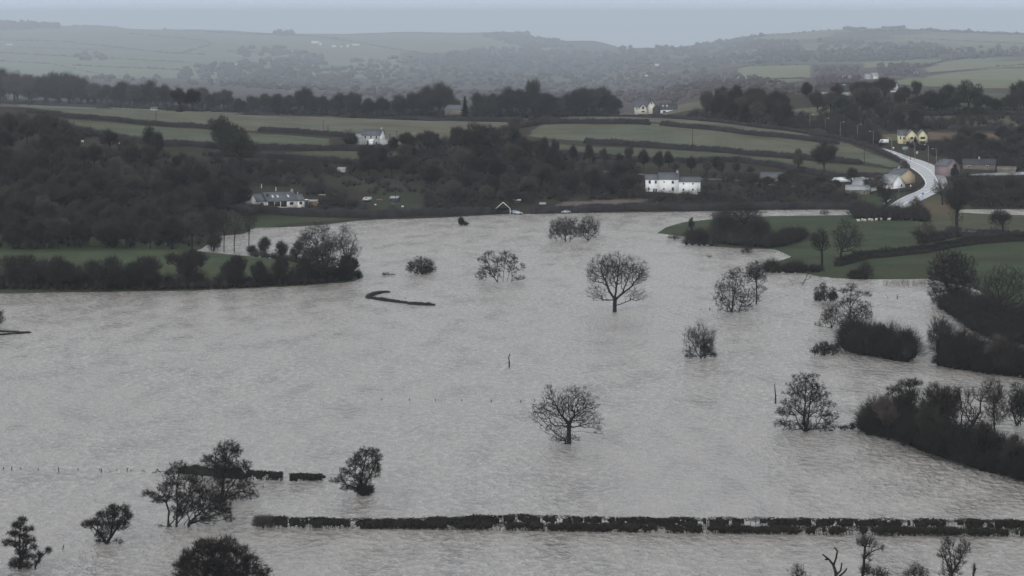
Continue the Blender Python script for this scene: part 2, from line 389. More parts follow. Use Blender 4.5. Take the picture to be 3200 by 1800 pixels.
def auto_lobes(W, Ht, rng, base=0.2, k=6, rd=0.9):
    """rounded crown W wide, Ht high, starting at base*Ht"""
    L = []; cz = Ht * (base + (1 - base) * 0.52); rz = Ht * (1 - base) * 0.5
    L.append((0, 0, cz, W * 0.33, W * 0.33 * rd, rz * 0.8))
    for i in range(k):
        a = 2 * math.pi * i / k + rng.uniform(-0.4, 0.4); q = rng.uniform(0.22, 0.34)
        L.append((math.cos(a) * W * q, math.sin(a) * W * q * rd, cz + rng.uniform(-0.45, 0.45) * rz, W * rng.uniform(0.14, 0.24), W * rng.uniform(0.14, 0.24), rz * rng.uniform(0.3, 0.5)))
    L.append((rng.uniform(-.1, .1) * W, 0, Ht - rz * 0.35, W * 0.2, W * 0.2, rz * 0.35))
    return L
def hero(name, label, bx, by, stems, lobes, seed, D=None, yd=0.8, **kw):
    """stems and lobes in photo pixels, rebuilt in metres at the tree's own distance"""
    p = at(bx, by, D); s = F / p.y; g = p.z
    gy_ = YH + F * (H - g) / p.y       # row of the base
    rng = np.random.RandomState(seed + 500)
    conv = lambda q: ((q[0] - bx) / s, (q[2] if len(q) > 2 else rng.uniform(-0.5, 0.5)), (gy_ - q[1]) / s)
    S = []
    for i, st in enumerate(stems):
        c = [conv(q) for q in st]
        if i == 0: c[0] = (0, 0, 0)
        S.append(c)
    Lb = []
    for l in lobes:
        cx, cz = (l[0] - bx) / s, (gy_ - l[1]) / s; rx, rz = l[2] / s, l[3] / s
        off = rng.uniform(-0.5, 0.5) * rx * yd
        Lb.append((cx, off, cz, rx * 1.12, rx * yd + 0.3, rz * 1.3, l[4] if len(l) > 4 else 1))
    for i in range(len(S)):              # stems other than the trunk lean with depth too
        for k in range(1, len(S[i])):
            pass
    iv = kw.pop('ivyp', None)
    if iv: kw['ivy'] = [((a - bx) / s, 0, (gy_ - b) / s, c / s, c / s, d / s, k) for a, b, c, d, k in iv]
    return make_tree(name, S, Lb, p, seed, label=label, **kw)

# ---- masses of brush: core lump plus twigs
def ico_core():
    import bmesh
    bm = bmesh.new(); bmesh.ops.create_icosphere(bm, subdivisions=2, radius=1.0)
    V = np.array([v.co[:] for v in bm.verts]); Fc = np.array([[v.index for v in f.verts] for f in bm.faces]); bm.free()
    return V, Fc
ICO_V, ICO_F = ico_core()
def clump_mesh(mb, C, R, rng, nsp=90, sl=0.45, sw=0.03, core=0.72, upb=0.5, flat=0.8):
    """C centres at ground, R radii. One lump of brush per centre."""
    for c, r in zip(C, R):
        r3 = np.array([r * rng.uniform(0.85, 1.2), r * rng.uniform(0.85, 1.2), r * flat * rng.uniform(0.85, 1.25)])
        if core:
            ph = rng.uniform(0, 6, 3)
            dsp = 1 + 0.16 * np.sin(ICO_V[:, 0] * 4 + ph[0]) + 0.16 * np.sin(ICO_V[:, 1] * 5 + ph[1]) + 0.12 * np.sin(ICO_V[:, 2] * 6 + ph[2]) + rng.normal(0, 0.07, len(ICO_V))
            V = ICO_V * dsp[:, None] * r3 * core + c + np.array([0, 0, r3[2] * 0.45]); mb.add(V, ICO_F)
        if nsp:
            u = rng.normal(0, 1, (nsp, 3)); u /= np.linalg.norm(u, axis=1, keepdims=True); u[:, 2] = np.abs(u[:, 2]) * 1.2 - 0.25
            p = c + u * r3 * rng.uniform(0.45, 0.95, (nsp, 1)) + np.array([0, 0, r3[2] * 0.4])
            d = u + rng.normal(0, 0.5, (nsp, 3)) + np.array([0, 0, upb]); d /= np.linalg.norm(d, axis=1, keepdims=True)
            V, t = spikes(p, d * rng.uniform(0.4, 1.0, (nsp, 1)) * sl * r, np.full(nsp, sw)); mb.add(V, t)
def mass(name, label, cat, pts, radii, m, seed, kind=None, group=None, **kw):
    """pts world positions"""
    rng = np.random.RandomState(seed); mb = MB(); o = pts[0]
    clump_mesh(mb, [np.array(p) - np.array(o) for p in pts], radii, rng, **kw)
    ob = mb.build(name, M[m], None, o)
    return tag(ob, label, cat, group, kind)
def along(pxs, step, jitter=0.0, rng=None, straight=False):
    """points every `step` metres along a polyline of photo pixels laid on the ground"""
    W = [at(*q) for q in pxs]; out = []; carry = 0.0
    for a, b in zip(W[:-1], W[1:]):
        d = (Vector((b.x - a.x, b.y - a.y))).length; t = carry
        while t < d:
            x = a.x + (b.x - a.x) * t / d; y = a.y + (b.y - a.y) * t / d
            if jitter and rng is not None: x += rng.normal(0, jitter); y += rng.normal(0, jitter)
            out.append((x, y, ground(x, y))); t += step
        carry = t - d
    return out
def hedge(name, label, pxs, hgt, wid, seed, m='hedge_far', spk=14, sw=0.035, core=0.72, group=None, cat='hedge', rag=0.3, step=1.2, sink=0.2):
    rng = np.random.RandomState(seed)
    P = np.array(along(pxs, step)); o = P[0].copy(); n = len(P)
    T = np.gradient(P[:, :2], axis=0); T /= np.linalg.norm(T, axis=1, keepdims=True) + 1e-9; N = np.stack([-T[:, 1], T[:, 0]], 1)
    hh = hgt * (1 + rag * np.sin(np.arange(n) * 0.37 + seed) * 0.5 + rng.normal(0, rag * 0.5, n)); hh[0] *= 0.6; hh[-1] *= 0.6
    prof = [(-0.5, -sink), (-0.55, 0.45), (-0.38, 0.93), (0.0, 1.0), (0.38, 0.93), (0.55, 0.45), (0.5, -sink)]
    V = np.zeros((n, 7, 3))
    for k, (a, b) in enumerate(prof):
        wj = wid * a * (1 + rng.normal(0, rag * 0.8, n)); V[:, k, :2] = P[:, :2] + N * wj[:, None]
        V[:, k, 2] = P[:, 2] + (hh * b * core * (1 + rng.normal(0, rag * 0.25, n)) if b > 0 else b)
    V = V - o; i = np.arange(n - 1)[:, None] * 7; k = np.arange(6)[None]
    q = np.stack([i + k, i + k + 7, i + k + 8, i + k + 1], -1).reshape(-1, 4)
    mb = MB(); mb.add(V.reshape(-1, 3), q, [[0, 1, 2, 3, 4, 5, 6]], [[(n - 1) * 7 + e for e in (6, 5, 4, 3, 2, 1, 0)]])
    ns = int(n * step * spk)
    if ns:
        j = rng.uniform(0, n - 1.001, ns); j0 = j.astype(int); f = (j - j0)[:, None]
        c = P[j0] * (1 - f) + P[j0 + 1] * f; nn = N[j0]; side = rng.uniform(-0.55, 0.55, ns); hz = rng.uniform(0.3, 0.95, ns) ** 0.6
        p = c.copy(); p[:, :2] += nn * (side * wid)[:, None]; p[:, 2] += hz * hh[j0]
        d = rng.normal(0, 0.35, (ns, 3)); d[:, :2] += nn * side[:, None] * 1.2; d[:, 2] += 0.9
        d *= rng.uniform(0.25, 0.6, (ns, 1)) * min(hgt, 2.5) * 0.6
        Vs, t = spikes(p - o, d, np.full(ns, sw)); mb.add(Vs, t)
    ob = mb.build(name, M[m], None, o)
    return tag(ob, label, cat, group)
# ------------------------------------------------------------------ ground
FIELDS = {
 'upper': ([(60, 323), (560, 344), (1100, 366), (1428, 379), (1640, 380), (1560, 406), (1500, 402), (1440, 430), (1260, 452), (1100, 456), (1080, 424), (804, 408), (640, 399), (453, 387), (201, 366), (90, 352)], (0.110, 0.121, 0.096)),
 'second': ([(205, 372), (453, 393), (700, 410), (790, 416), (1030, 434), (1030, 457), (791, 461), (492, 452), (364, 432), (240, 410)], (0.082, 0.100, 0.070)),
 'third': ([(640, 476), (1000, 470), (1260, 478), (1250, 502), (1120, 508), (780, 488), (640, 488)], (0.075, 0.085, 0.058)),
 'strip': ([(1750, 376), (1850, 369), (2000, 367), (2100, 371), (2314, 391), (2528, 421), (2553, 434), (2314, 408), (2100, 385), (2040, 381), (1770, 380)], (0.110, 0.121, 0.096)),
 'middle': ([(1660, 410), (1690, 390), (1770, 384), (2035, 386), (2100, 389), (2314, 413), (2553, 436), (2656, 450), (2700, 470), (2830, 520), (2780, 522), (2700, 505), (2399, 476), (2100, 454), (1824, 440), (1700, 432), (1655, 425)], (0.098, 0.113, 0.085)),
 'lower': ([(1660, 440), (1824, 458), (2100, 468), (2399, 490), (2699, 518), (2790, 530), (2780, 553), (2592, 553), (2480, 532), (2380, 508), (2100, 500), (1900, 492), (1720, 480)], (0.074, 0.088, 0.062)),
 'lawn': ([(690, 735), (700, 700), (800, 672), (950, 676), (1130, 676), (1135, 684), (870, 704)], (0.045, 0.064, 0.038)),
 'garden': ([(1130, 620), (1180, 600), (1260, 596), (1320, 606), (1350, 640), (1330, 662), (1200, 655)], (0.036, 0.044, 0.031)),
 'glade': ([(1060, 560), (1140, 548), (1200, 552), (1250, 562), (1290, 585), (1240, 604), (1160, 600), (1080, 590)], (0.034, 0.040, 0.029)),
 'mud': ([(1700, 655), (1760, 632), (2064, 622), (2062, 644), (1900, 650)], (0.115, 0.110, 0.105)),
 'patch': ([(2450, 362), (2462, 343), (2530, 337), (2600, 332), (2640, 345), (2560, 362)], (0.11, 0.13, 0.09)),
 'slope': ([(2870, 300), (3000, 290), (3260, 290), (3260, 352), (2900, 352)], (0.080, 0.105, 0.078)),
 'slope2': ([(2800, 362), (3260, 362), (3260, 395), (2780, 395)], (0.085, 0.095, 0.070)),
 'brown': ([(2900, 413), (3110, 418), (3130, 440), (2900, 436)], (0.115, 0.095, 0.070)),
 'verge': ([(2740, 422), (2805, 418), (2805, 440), (2740, 436)], (0.10, 0.11, 0.075)),
 'rough': ([(2980, 560), (3200, 570), (3200, 600), (3010, 610)], (0.085, 0.088, 0.06)),
 'bank': ([(2860, 625), (2930, 622), (2990, 650), (2960, 668), (2870, 668)], (0.085, 0.080, 0.055)),
 'f1': ([(2305, 215), (2340, 207), (2535, 203), (2530, 240), (2420, 250), (2300, 248)], (0.16, 0.19, 0.13)),
 'f2': ([(2330, 255), (2500, 246), (2520, 250), (2420, 262), (2330, 264)], (0.14, 0.17, 0.12)),
 'f3': ([(2890, 213), (2960, 195), (3260, 182), (3260, 200), (3000, 218), (2900, 226)], (0.17, 0.19, 0.13)),
 'f4': ([(2780, 260), (2900, 238), (3100, 214), (3260, 214), (3260, 280), (2990, 272)], (0.15, 0.18, 0.125)),
 'f5': ([(3110, 206), (3260, 198), (3260, 210), (3150, 210)], (0.16, 0.18, 0.12)),
 'f6': ([(2700, 196), (2760, 190), (2790, 205), (2700, 212)], (0.16, 0.19, 0.13)),
 'hill1': ([(2340, 125), (2500, 96), (2640, 92), (2600, 112), (2450, 130), (2360, 140)], (0.15, 0.18, 0.13)),
 'hill2': ([(2780, 112), (3260, 108), (3260, 150), (3000, 140), (2800, 128)], (0.15, 0.18, 0.13)),
}
cols = np.zeros((*gx.shape, 3))
cols[:] = (0.034, 0.032, 0.026)
dB = pdist(PB, GXW.ravel(), gy.ravel()).reshape(gx.shape); dC = pdist(PC, GXW.ravel(), gy.ravel()).reshape(gx.shape)
GP = YH + F * (H - GZ) / gy
def paint(mask, c): cols[mask] = c
far = gy > 2350
nz = np.sin(GXW * 0.0024 + gy * 0.0006) + np.sin(GXW * 0.005 - gy * 0.0013 + 2) * 0.7 + np.sin(gy * 0.0028 + GXW * .001) * 0.8
paint(far, (0.068, 0.064, 0.066))
paint(far & (nz > 1.0) & (gx > 900) & (gx < 2350), (0.105, 0.11, 0.09))
paint(far & (gy > 5000) & (gx < 1250) & (GP < 245), (0.150, 0.185, 0.135))
paint(far & (gy > 5000) & (gx < 1250) & (GP < 245) & (nz > 0.4), (0.125, 0.160, 0.12))
paint(far & (gy > 8000) & (gx > 1060) & (gx < 1750) & (GP < 165), (0.150, 0.180, 0.135))
paint(far & (gx > 2250) & (GP < 200) & (nz > 0.1), (0.125, 0.15, 0.11))
paint(dB > -6, (0.050, 0.072, 0.040))
paint((dB > -6) & (GP > 868) & (gx < 1000), (0.05, 0.055, 0.038))
paint(dC > -6, (0.040, 0.058, 0.033))
paint((dC > 0) & (gx > 2860) & (GP < 735) & (GP < 735 - (gx - 3000) * 0.02), (0.062, 0.070, 0.045))
for pl, c in FIELDS.values():
    W = np.array([at(a, b)[:2] for a, b in pl])
    lo, hi = W.min(0), W.max(0)
    sel = (GXW > lo[0]) & (GXW < hi[0]) & (gy > lo[1]) & (gy < hi[1])
    idx = np.where(sel)
    if len(idx[0]):
        d = pdist(W, GXW[idx], gy[idx]); k = d > 0
        cols[idx[0][k], idx[1][k]] = c
ni, nj = gx.shape
V = np.stack([GXW, gy, GZ], -1).reshape(-1, 3)
i, j = np.meshgrid(np.arange(ni - 1), np.arange(nj - 1), indexing='ij'); a = (i * nj + j).ravel()
q = np.stack([a, a + nj, a + nj + 1, a + 1], -1)
gm = bpy.data.materials.new('ground'); gm.use_nodes = True; t = gm.node_tree; n = t.nodes; b = n['Principled BSDF']
b.inputs['Roughness'].default_value = 0.95; b.inputs['Specular IOR Level'].default_value = 0.1
at_ = n.new('ShaderNodeAttribute'); at_.attribute_name = 'cover'
geo = n.new('ShaderNodeNewGeometry')
n1 = n.new('ShaderNodeTexNoise'); n1.inputs['Scale'].default_value = 0.035; n1.inputs['Detail'].default_value = 6; n1.inputs['Roughness'].default_value = 0.65
n2 = n.new('ShaderNodeTexNoise'); n2.inputs['Scale'].default_value = 0.9; n2.inputs['Detail'].default_value = 3
mr = n.new('ShaderNodeMapRange'); mr.inputs[1].default_value = 0.3; mr.inputs[2].default_value = 0.7; mr.inputs[3].default_value = 0.70; mr.inputs[4].default_value = 1.30
mr2 = n.new('ShaderNodeMapRange'); mr2.inputs[1].default_value = 0.3; mr2.inputs[2].default_value = 0.7; mr2.inputs[3].default_value = 0.75; mr2.inputs[4].default_value = 1.25
mm = n.new('ShaderNodeMath'); mm.operation = 'MULTIPLY'
vm = n.new('ShaderNodeVectorMath'); vm.operation = 'SCALE'
n3 = n.new('ShaderNodeTexNoise'); n3.inputs['Scale'].default_value = 0.018; n3.inputs['Detail'].default_value = 7; n3.inputs['Roughness'].default_value = 0.7; t.links.new(geo.outputs['Position'], n3.inputs['Vector'])
mr3 = n.new('ShaderNodeMapRange'); mr3.inputs[1].default_value = 0.42; mr3.inputs[2].default_value = 0.62
tint = n.new('ShaderNodeVectorMath'); tint.operation = 'MULTIPLY'; tint.inputs[1].default_value = (1.08, 0.88, 0.78)   # worn, olive pasture
ol = n.new('ShaderNodeMix'); ol.data_type = 'RGBA'
for x_, y_ in ((geo.outputs['Position'], n1.inputs['Vector']), (geo.outputs['Position'], n2.inputs['Vector']), (n1.outputs[0], mr.inputs[0]), (n2.outputs[0], mr2.inputs[0]),
               (mr.outputs[0], mm.inputs[0]), (mr2.outputs[0], mm.inputs[1]), (at_.outputs['Color'], vm.inputs[0]), (mm.outputs[0], vm.inputs['Scale']), (n3.outputs[0], mr3.inputs[0]), (mr3.outputs[0], ol.inputs[0]), (vm.outputs[0], ol.inputs[6]), (vm.outputs[0], tint.inputs[0]), (tint.outputs[0], ol.inputs[7]), (ol.outputs[2], b.inputs['Base Color'])):
    t.links.new(x_, y_)
bp = n.new('ShaderNodeBump'); bp.inputs['Strength'].default_value = 0.5; bp.inputs['Distance'].default_value = 0.4
t.links.new(n2.outputs[0], bp.inputs['Height']); t.links.new(bp.outputs[0], b.inputs['Normal'])
ground_ob = build('ground', V, [q], gm, smooth=True); ground_ob['kind'] = 'structure'
ca = ground_ob.data.color_attributes.new('cover', 'FLOAT_COLOR', 'POINT')
ca.data.foreach_set('color', np.concatenate([cols.reshape(-1, 3), np.ones((ni * nj, 1))], 1).astype(np.float32).ravel())

# ------------------------------------------------------------------ flood water
wm = bpy.data.materials.new('flood_water'); wm.use_nodes = True; t = wm.node_tree; n = t.nodes; b = n['Principled BSDF']
b.inputs['IOR'].default_value = 1.40; b.inputs['Base Color'].default_value = (0.20, 0.175, 0.150, 1)
geo = n.new('ShaderNodeNewGeometry')
def noise(sc_, det, vec, rough=0.6):
    z = n.new('ShaderNodeTexNoise'); z.inputs['Scale'].default_value = sc_; z.inputs['Detail'].default_value = det; z.inputs['Roughness'].default_value = rough
    t.links.new(vec, z.inputs['Vector']); return z
mp = n.new('ShaderNodeMapping'); mp.inputs['Rotation'].default_value = (0, 0, math.radians(14)); mp.inputs['Scale'].default_value = (0.5, 0.22, 1)
t.links.new(geo.outputs['Position'], mp.inputs['Vector'])
w1 = noise(1.25, 4, mp.outputs[0], 0.56)          # wind waves
mp2 = n.new('ShaderNodeMapping'); mp2.inputs['Rotation'].default_value = (0, 0, math.radians(-24)); mp2.inputs['Scale'].default_value = (1.0, 0.32, 1)
t.links.new(geo.outputs['Position'], mp2.inputs['Vector'])
big = noise(0.022, 5, mp2.outputs[0], 0.6)        # gust patches
med = noise(0.11, 4, mp2.outputs[0], 0.62)
patch = n.new('ShaderNodeMapRange'); patch.inputs[1].default_value = 0.36; patch.inputs[2].default_value = 0.62; patch.inputs[3].default_value = 0.8; patch.inputs[4].default_value = 1.1
t.links.new(big.outputs[0], patch.inputs[0])
bp = n.new('ShaderNodeBump'); bp.inputs['Distance'].default_value = 2.3
bs = n.new('ShaderNodeMath'); bs.operation = 'MULTIPLY'; bs.inputs[1].default_value = 0.9
t.links.new(patch.outputs[0], bs.inputs[0]); t.links.new(bs.outputs[0], bp.inputs['Strength'])
t.links.new(w1.outputs[0], bp.inputs['Height']); t.links.new(bp.outputs[0], b.inputs['Normal'])
rr = n.new('ShaderNodeMapRange'); rr.inputs[1].default_value = 0.35; rr.inputs[2].default_value = 0.65; rr.inputs[3].default_value = 0.16; rr.inputs[4].default_value = 0.34
t.links.new(med.outputs[0], rr.inputs[0]); t.links.new(rr.outputs[0], b.inputs['Roughness'])
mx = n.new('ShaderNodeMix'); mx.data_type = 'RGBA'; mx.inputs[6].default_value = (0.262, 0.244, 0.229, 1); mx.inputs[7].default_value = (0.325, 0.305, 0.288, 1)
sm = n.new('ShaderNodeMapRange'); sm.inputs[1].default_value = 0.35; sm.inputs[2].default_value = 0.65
t.links.new(med.outputs[0], sm.inputs[0]); t.links.new(sm.outputs[0], mx.inputs[0]); ripple_glint = n.new('ShaderNodeMapRange'); ripple_glint.inputs[1].default_value = 0.47; ripple_glint.inputs[2].default_value = 0.64; ripple_glint.inputs[4].default_value = 1.0  # pale flecks painted into the colour to stand for light on the ripples
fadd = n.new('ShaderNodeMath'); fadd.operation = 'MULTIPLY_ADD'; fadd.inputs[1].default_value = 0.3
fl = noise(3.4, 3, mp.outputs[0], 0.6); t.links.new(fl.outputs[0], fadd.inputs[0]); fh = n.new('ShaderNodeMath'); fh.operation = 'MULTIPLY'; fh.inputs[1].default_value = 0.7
t.links.new(w1.outputs[0], fh.inputs[0]); t.links.new(fh.outputs[0], fadd.inputs[2]); t.links.new(fadd.outputs[0], ripple_glint.inputs[0])
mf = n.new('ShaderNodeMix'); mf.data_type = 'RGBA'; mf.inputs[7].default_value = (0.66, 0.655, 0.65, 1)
lanes = n.new('ShaderNodeMapRange'); lanes.inputs[1].default_value = 0.36; lanes.inputs[2].default_value = 0.64; lanes.inputs[3].default_value = 0.16; lanes.inputs[4].default_value = 0.52   # wind lanes, where the painted ripple glints grow stronger
t.links.new(big.outputs[0], lanes.inputs[0]); fm = n.new('ShaderNodeMath'); fm.operation = 'MULTIPLY'; t.links.new(ripple_glint.outputs[0], fm.inputs[0]); t.links.new(lanes.outputs[0], fm.inputs[1])
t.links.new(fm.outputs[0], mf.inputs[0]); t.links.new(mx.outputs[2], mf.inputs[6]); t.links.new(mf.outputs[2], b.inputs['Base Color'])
wv = MB(); ys = np.concatenate([[-400, 0], np.arange(300, 2400, 60)]); xs = np.linspace(-1400, 1400, 29)
XX, YY = np.meshgrid(xs, ys, indexing='ij'); a = (np.arange(len(xs) - 1)[:, None] * len(ys) + np.arange(len(ys) - 1)[None]).ravel()
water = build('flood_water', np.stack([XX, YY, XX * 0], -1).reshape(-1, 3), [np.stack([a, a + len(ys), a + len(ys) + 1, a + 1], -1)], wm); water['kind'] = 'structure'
# the ground sheet also runs under the viewpoint
gb = MB(); gb.box(-1500, 1500, -450, 305, -4.2, -3.2); g2 = gb.build('riverbed', M['scrub']); g2['kind'] = 'structure'

# ------------------------------------------------------------------ haze
hz = MB(); hz.box(-12000, 12000, -520, 37700, -650, 150)
hm = bpy.data.materials.new('haze'); hm.use_nodes = True; t = hm.node_tree; t.nodes.clear()
o_ = t.nodes.new('ShaderNodeOutputMaterial'); pv = t.nodes.new('ShaderNodeVolumePrincipled')
pv.inputs['Color'].default_value = (0.80, 0.89, 1.0, 1); pv.inputs['Density'].default_value = HAZE_DENSITY; pv.inputs['Anisotropy'].default_value = 0.0
t.links.new(pv.outputs[0], o_.inputs['Volume'])
haze = hz.build('haze', hm); haze['kind'] = 'stuff'; haze['category'] = 'haze'; haze['label'] = 'pale grey rain haze lying over the whole valley'
if HAZE_DENSITY == 0: bpy.data.objects.remove(haze)

# ------------------------------------------------------------------ roads and tracks
def strip(name, Ls, Rs, m, lift=0.12, na=10, sub=14, t0=0.0, t1=1.0):
    Lw = [at(*p) for p in Ls]; Rw = [at(*p) for p in Rs]; rows = []
    def cr(P, k, u):
        p = [P[max(k - 1, 0)], P[k], P[min(k + 1, len(P) - 1)], P[min(k + 2, len(P) - 1)]]
        return 0.5 * ((2 * p[1]) + (-p[0] + p[2]) * u + (2 * p[0] - 5 * p[1] + 4 * p[2] - p[3]) * u * u + (-p[0] + 3 * p[1] - 3 * p[2] + p[3]) * u ** 3)
    for k in range(len(Lw) - 1):
        for s in range(sub + (k == len(Lw) - 2)):
            u = s / sub; a, b2 = cr(Lw, k, u), cr(Rw, k, u)
            rows.append([a.lerp(b2, t0 + (t1 - t0) * c / na) for c in range(na + 1)])
    V = np.array([[list(p) for p in r] for r in rows]); V[..., 2] = np.maximum(zt(V[..., 0], V[..., 1]), 0) + lift
    nr, nc = V.shape[:2]; a = (np.arange(nr - 1)[:, None] * nc + np.arange(nc - 1)[None]).ravel()
    q = np.stack([a, a + 1, a + nc + 1, a + nc], -1)
    ob = build(name, V.reshape(-1, 3), [q], m, smooth=True)
    if V[-1, 0, 1] < V[0, 0, 1]: pass
    ob['kind'] = 'structure'; return ob
M['wet_road'] = mat('wet_road', (0.29, 0.31, 0.345), 0.25, 0.2, 0.25, spec=1.0)  # base paled and blued to stand for sky reflected in the wet
M['line_paint'] = mat('line_paint', (0.75, 0.75, 0.75), 0.35, 0.1, 1)
RL = [(2744, 465), (2770, 478), (2800, 496), (2836, 520), (2868, 541), (2887, 563), (2889, 581), (2866, 598), (2832, 612), (2798, 630), (2770, 650), (2757, 664)]
RR = [(2758, 463), (2796, 474), (2838, 489), (2884, 503), (2926, 521), (2952, 548), (2960, 575), (2945, 593), (2915, 610), (2880, 627), (2845, 645), (2802, 663)]
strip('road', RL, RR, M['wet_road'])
strip('road_line', RL, RR, M['line_paint'], lift=0.16, na=1, t0=0.52, t1=0.575)
strip('road_edge_line', RL, RR, M['line_paint'], lift=0.16, na=1, t0=0.03, t1=0.06)
strip('lane', [(1690, 521), (1800, 527), (1900, 536), (2000, 544), (2190, 558), (2330, 566), (2490, 583)], [(1690, 523), (1800, 529.5), (1900, 538.5), (2000, 547), (2190, 561), (2330, 569), (2490, 586)], M['gravel'], na=3)
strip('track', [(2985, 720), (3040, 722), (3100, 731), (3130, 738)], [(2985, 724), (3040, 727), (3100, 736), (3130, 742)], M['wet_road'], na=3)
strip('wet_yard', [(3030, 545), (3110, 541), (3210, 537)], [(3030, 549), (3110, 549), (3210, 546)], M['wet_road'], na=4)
strip('path', [(640, 562), (690, 590), (760, 600)], [(640, 564), (690, 593), (760, 604)], M['gravel'], na=2)

# ------------------------------------------------------------------ buildings
def roof_slabs(mb, x0, x1, y0, y1, hw, hr, axis, ov=0.35, th=0.18):
    if axis == 'x':
        ym = (y0 + y1) / 2; k = hr / (ym - y0)
        A = [(x0 - ov, y0 - ov, hw - k * ov), (x1 + ov, y0 - ov, hw - k * ov), (x1 + ov, ym, hw + hr), (x0 - ov, ym, hw + hr)]
        B = [(x1 + ov, y1 + ov, hw - k * ov), (x0 - ov, y1 + ov, hw - k * ov), (x0 - ov, ym, hw + hr), (x1 + ov, ym, hw + hr)]
    else:
        xm = (x0 + x1) / 2; k = hr / (xm - x0)
        A = [(x0 - ov, y1 + ov, hw - k * ov), (x0 - ov, y0 - ov, hw - k * ov), (xm, y0 - ov, hw + hr), (xm, y1 + ov, hw + hr)]
        B = [(x1 + ov, y0 - ov, hw - k * ov), (x1 + ov, y1 + ov, hw - k * ov), (xm, y1 + ov, hw + hr), (xm, y0 - ov, hw + hr)]
    for Q in (A, B):
        V = [(x, y, z + 0.03) for x, y, z in Q] + [(x, y, z + 0.03 + th) for x, y, z in Q]
        mb.add(V, [(3, 2, 1, 0), (4, 5, 6, 7), (0, 1, 5, 4), (1, 2, 6, 5), (2, 3, 7, 6), (3, 0, 4, 7)])
def wall_vol(mb, x0, x1, y0, y1, hw, hr, axis):
    z0 = -2.0
    if axis == 'x':
        ym = (y0 + y1) / 2
        V = [(x0, y0, z0), (x1, y0, z0), (x1, y1, z0), (x0, y1, z0), (x0, y0, hw), (x1, y0, hw), (x1, y1, hw), (x0, y1, hw), (x0, ym, hw + hr), (x1, ym, hw + hr)]
        mb.add(V, [(0, 1, 5, 4), (2, 3, 7, 6), (4, 5, 9, 8), (6, 7, 8, 9), (3, 2, 1, 0)], [(1, 2, 6, 9, 5), (3, 0, 4, 8, 7)])
    else:
        xm = (x0 + x1) / 2
        V = [(x0, y0, z0), (x1, y0, z0), (x1, y1, z0), (x0, y1, z0), (x0, y0, hw), (x1, y0, hw), (x1, y1, hw), (x0, y1, hw), (xm, y0, hw + hr), (xm, y1, hw + hr)]
        mb.add(V, [(1, 2, 6, 5), (3, 0, 4, 7), (4, 8, 9, 7), (8, 5, 6, 9), (3, 2, 1, 0)], [(0, 1, 5, 8, 4), (2, 3, 7, 9, 6)])
def bx(name, m, root, *b):
    k = MB(); k.box(*b); return k.build(name, M[m], root)
def house(name, label, bpx, bpy_, vols, yaw=0, wins=(), doors=(), chim=(), sky_=(), D=None, cat='house', frame='paint', group=None, dz=0.0, trims=(), scl=1.0):
    """vols: (x0,x1,y0,y1,wall height,roof rise,ridge axis,wall,roof) in metres round the base point"""
    p = at(bpx, bpy_, D); root = empty(name, p + Vector((0, 0, dz)), math.radians(yaw), label, cat, group); root.scale = (scl, scl, scl)
    byw, byr = {}, {}
    for v in vols:
        wall_vol(byw.setdefault(v[7], MB()), *v[:7]); roof_slabs(byr.setdefault(v[8], MB()), *v[:7])
    for k, mb in byw.items(): mb.build('wall', M[k], root)
    for k, mb in byr.items(): rf = mb.build('roof', M[k], root)
    for f, c, z, ww, hh, y in wins:           # f: 'f' front, 'l' left end, 'r' right end; y = plane of the wall
        for kind, mm_, pr, g in (('window', frame, 0.06, 0.12), ('pane', 'glass', 0.09, 0.0)):
            k = MB(); a, e = ww / 2 + g, hh / 2 + g
            if f == 'f': k.box(c - a, c + a, y - pr, y + 0.02, z - e, z + e)
            elif f == 'l': k.box(y - pr, y + 0.02, c - a, c + a, z - e, z + e)
            else: k.box(y - 0.02, y + pr, c - a, c + a, z - e, z + e)
            if kind == 'window': fr = k.build('window', M[mm_], root)
            else: k.build('pane', M[mm_], fr)
    for c, ww, hh, y, m_ in doors:
        bx('door', m_, root, c - ww / 2, c + ww / 2, y - 0.07, y + 0.02, 0.05, hh)
    for c, y, z0, z1, m_ in chim:
        k = MB(); k.box(c - 0.45, c + 0.45, y - 0.4, y + 0.4, z0, z1); k.box(c - 0.55, c + 0.55, y - 0.5, y + 0.5, z1 - 0.25, z1 - 0.05)
        k.box(c - 0.28, c - 0.06, y - 0.12, y + 0.12, z1, z1 + 0.45); k.box(c + 0.08, c + 0.3, y - 0.12, y + 0.12, z1, z1 + 0.45); k.build('chimney', M[m_], root)
    for c, y, z, kx, ww, ln in sky_:           # skylight on a front slope with rise kx per metre
        k = MB(); a = ww / 2; dy = ln / 2
        V = [(c - a, y - dy, z - kx * dy), (c + a, y - dy, z - kx * dy), (c + a, y + dy, z + kx * dy), (c - a, y + dy, z + kx * dy)]
        V = V + [(x, yy - 0.05, zc + 0.12) for x, yy, zc in V]
        k.add(V, [(3, 2, 1, 0), (4, 5, 6, 7), (0, 1, 5, 4), (1, 2, 6, 5), (2, 3, 7, 6), (3, 0, 4, 7)]); k.build('skylight', M['skylight'], root)
    for x0, z0, x1, z1, y, m_ in trims:        # barge boards
        k = MB(); k.tube([(x0, y, z0), (x1, y, z1)], [0.16, 0.16], 4); k.build('barge_board', M[m_], root)
    return root
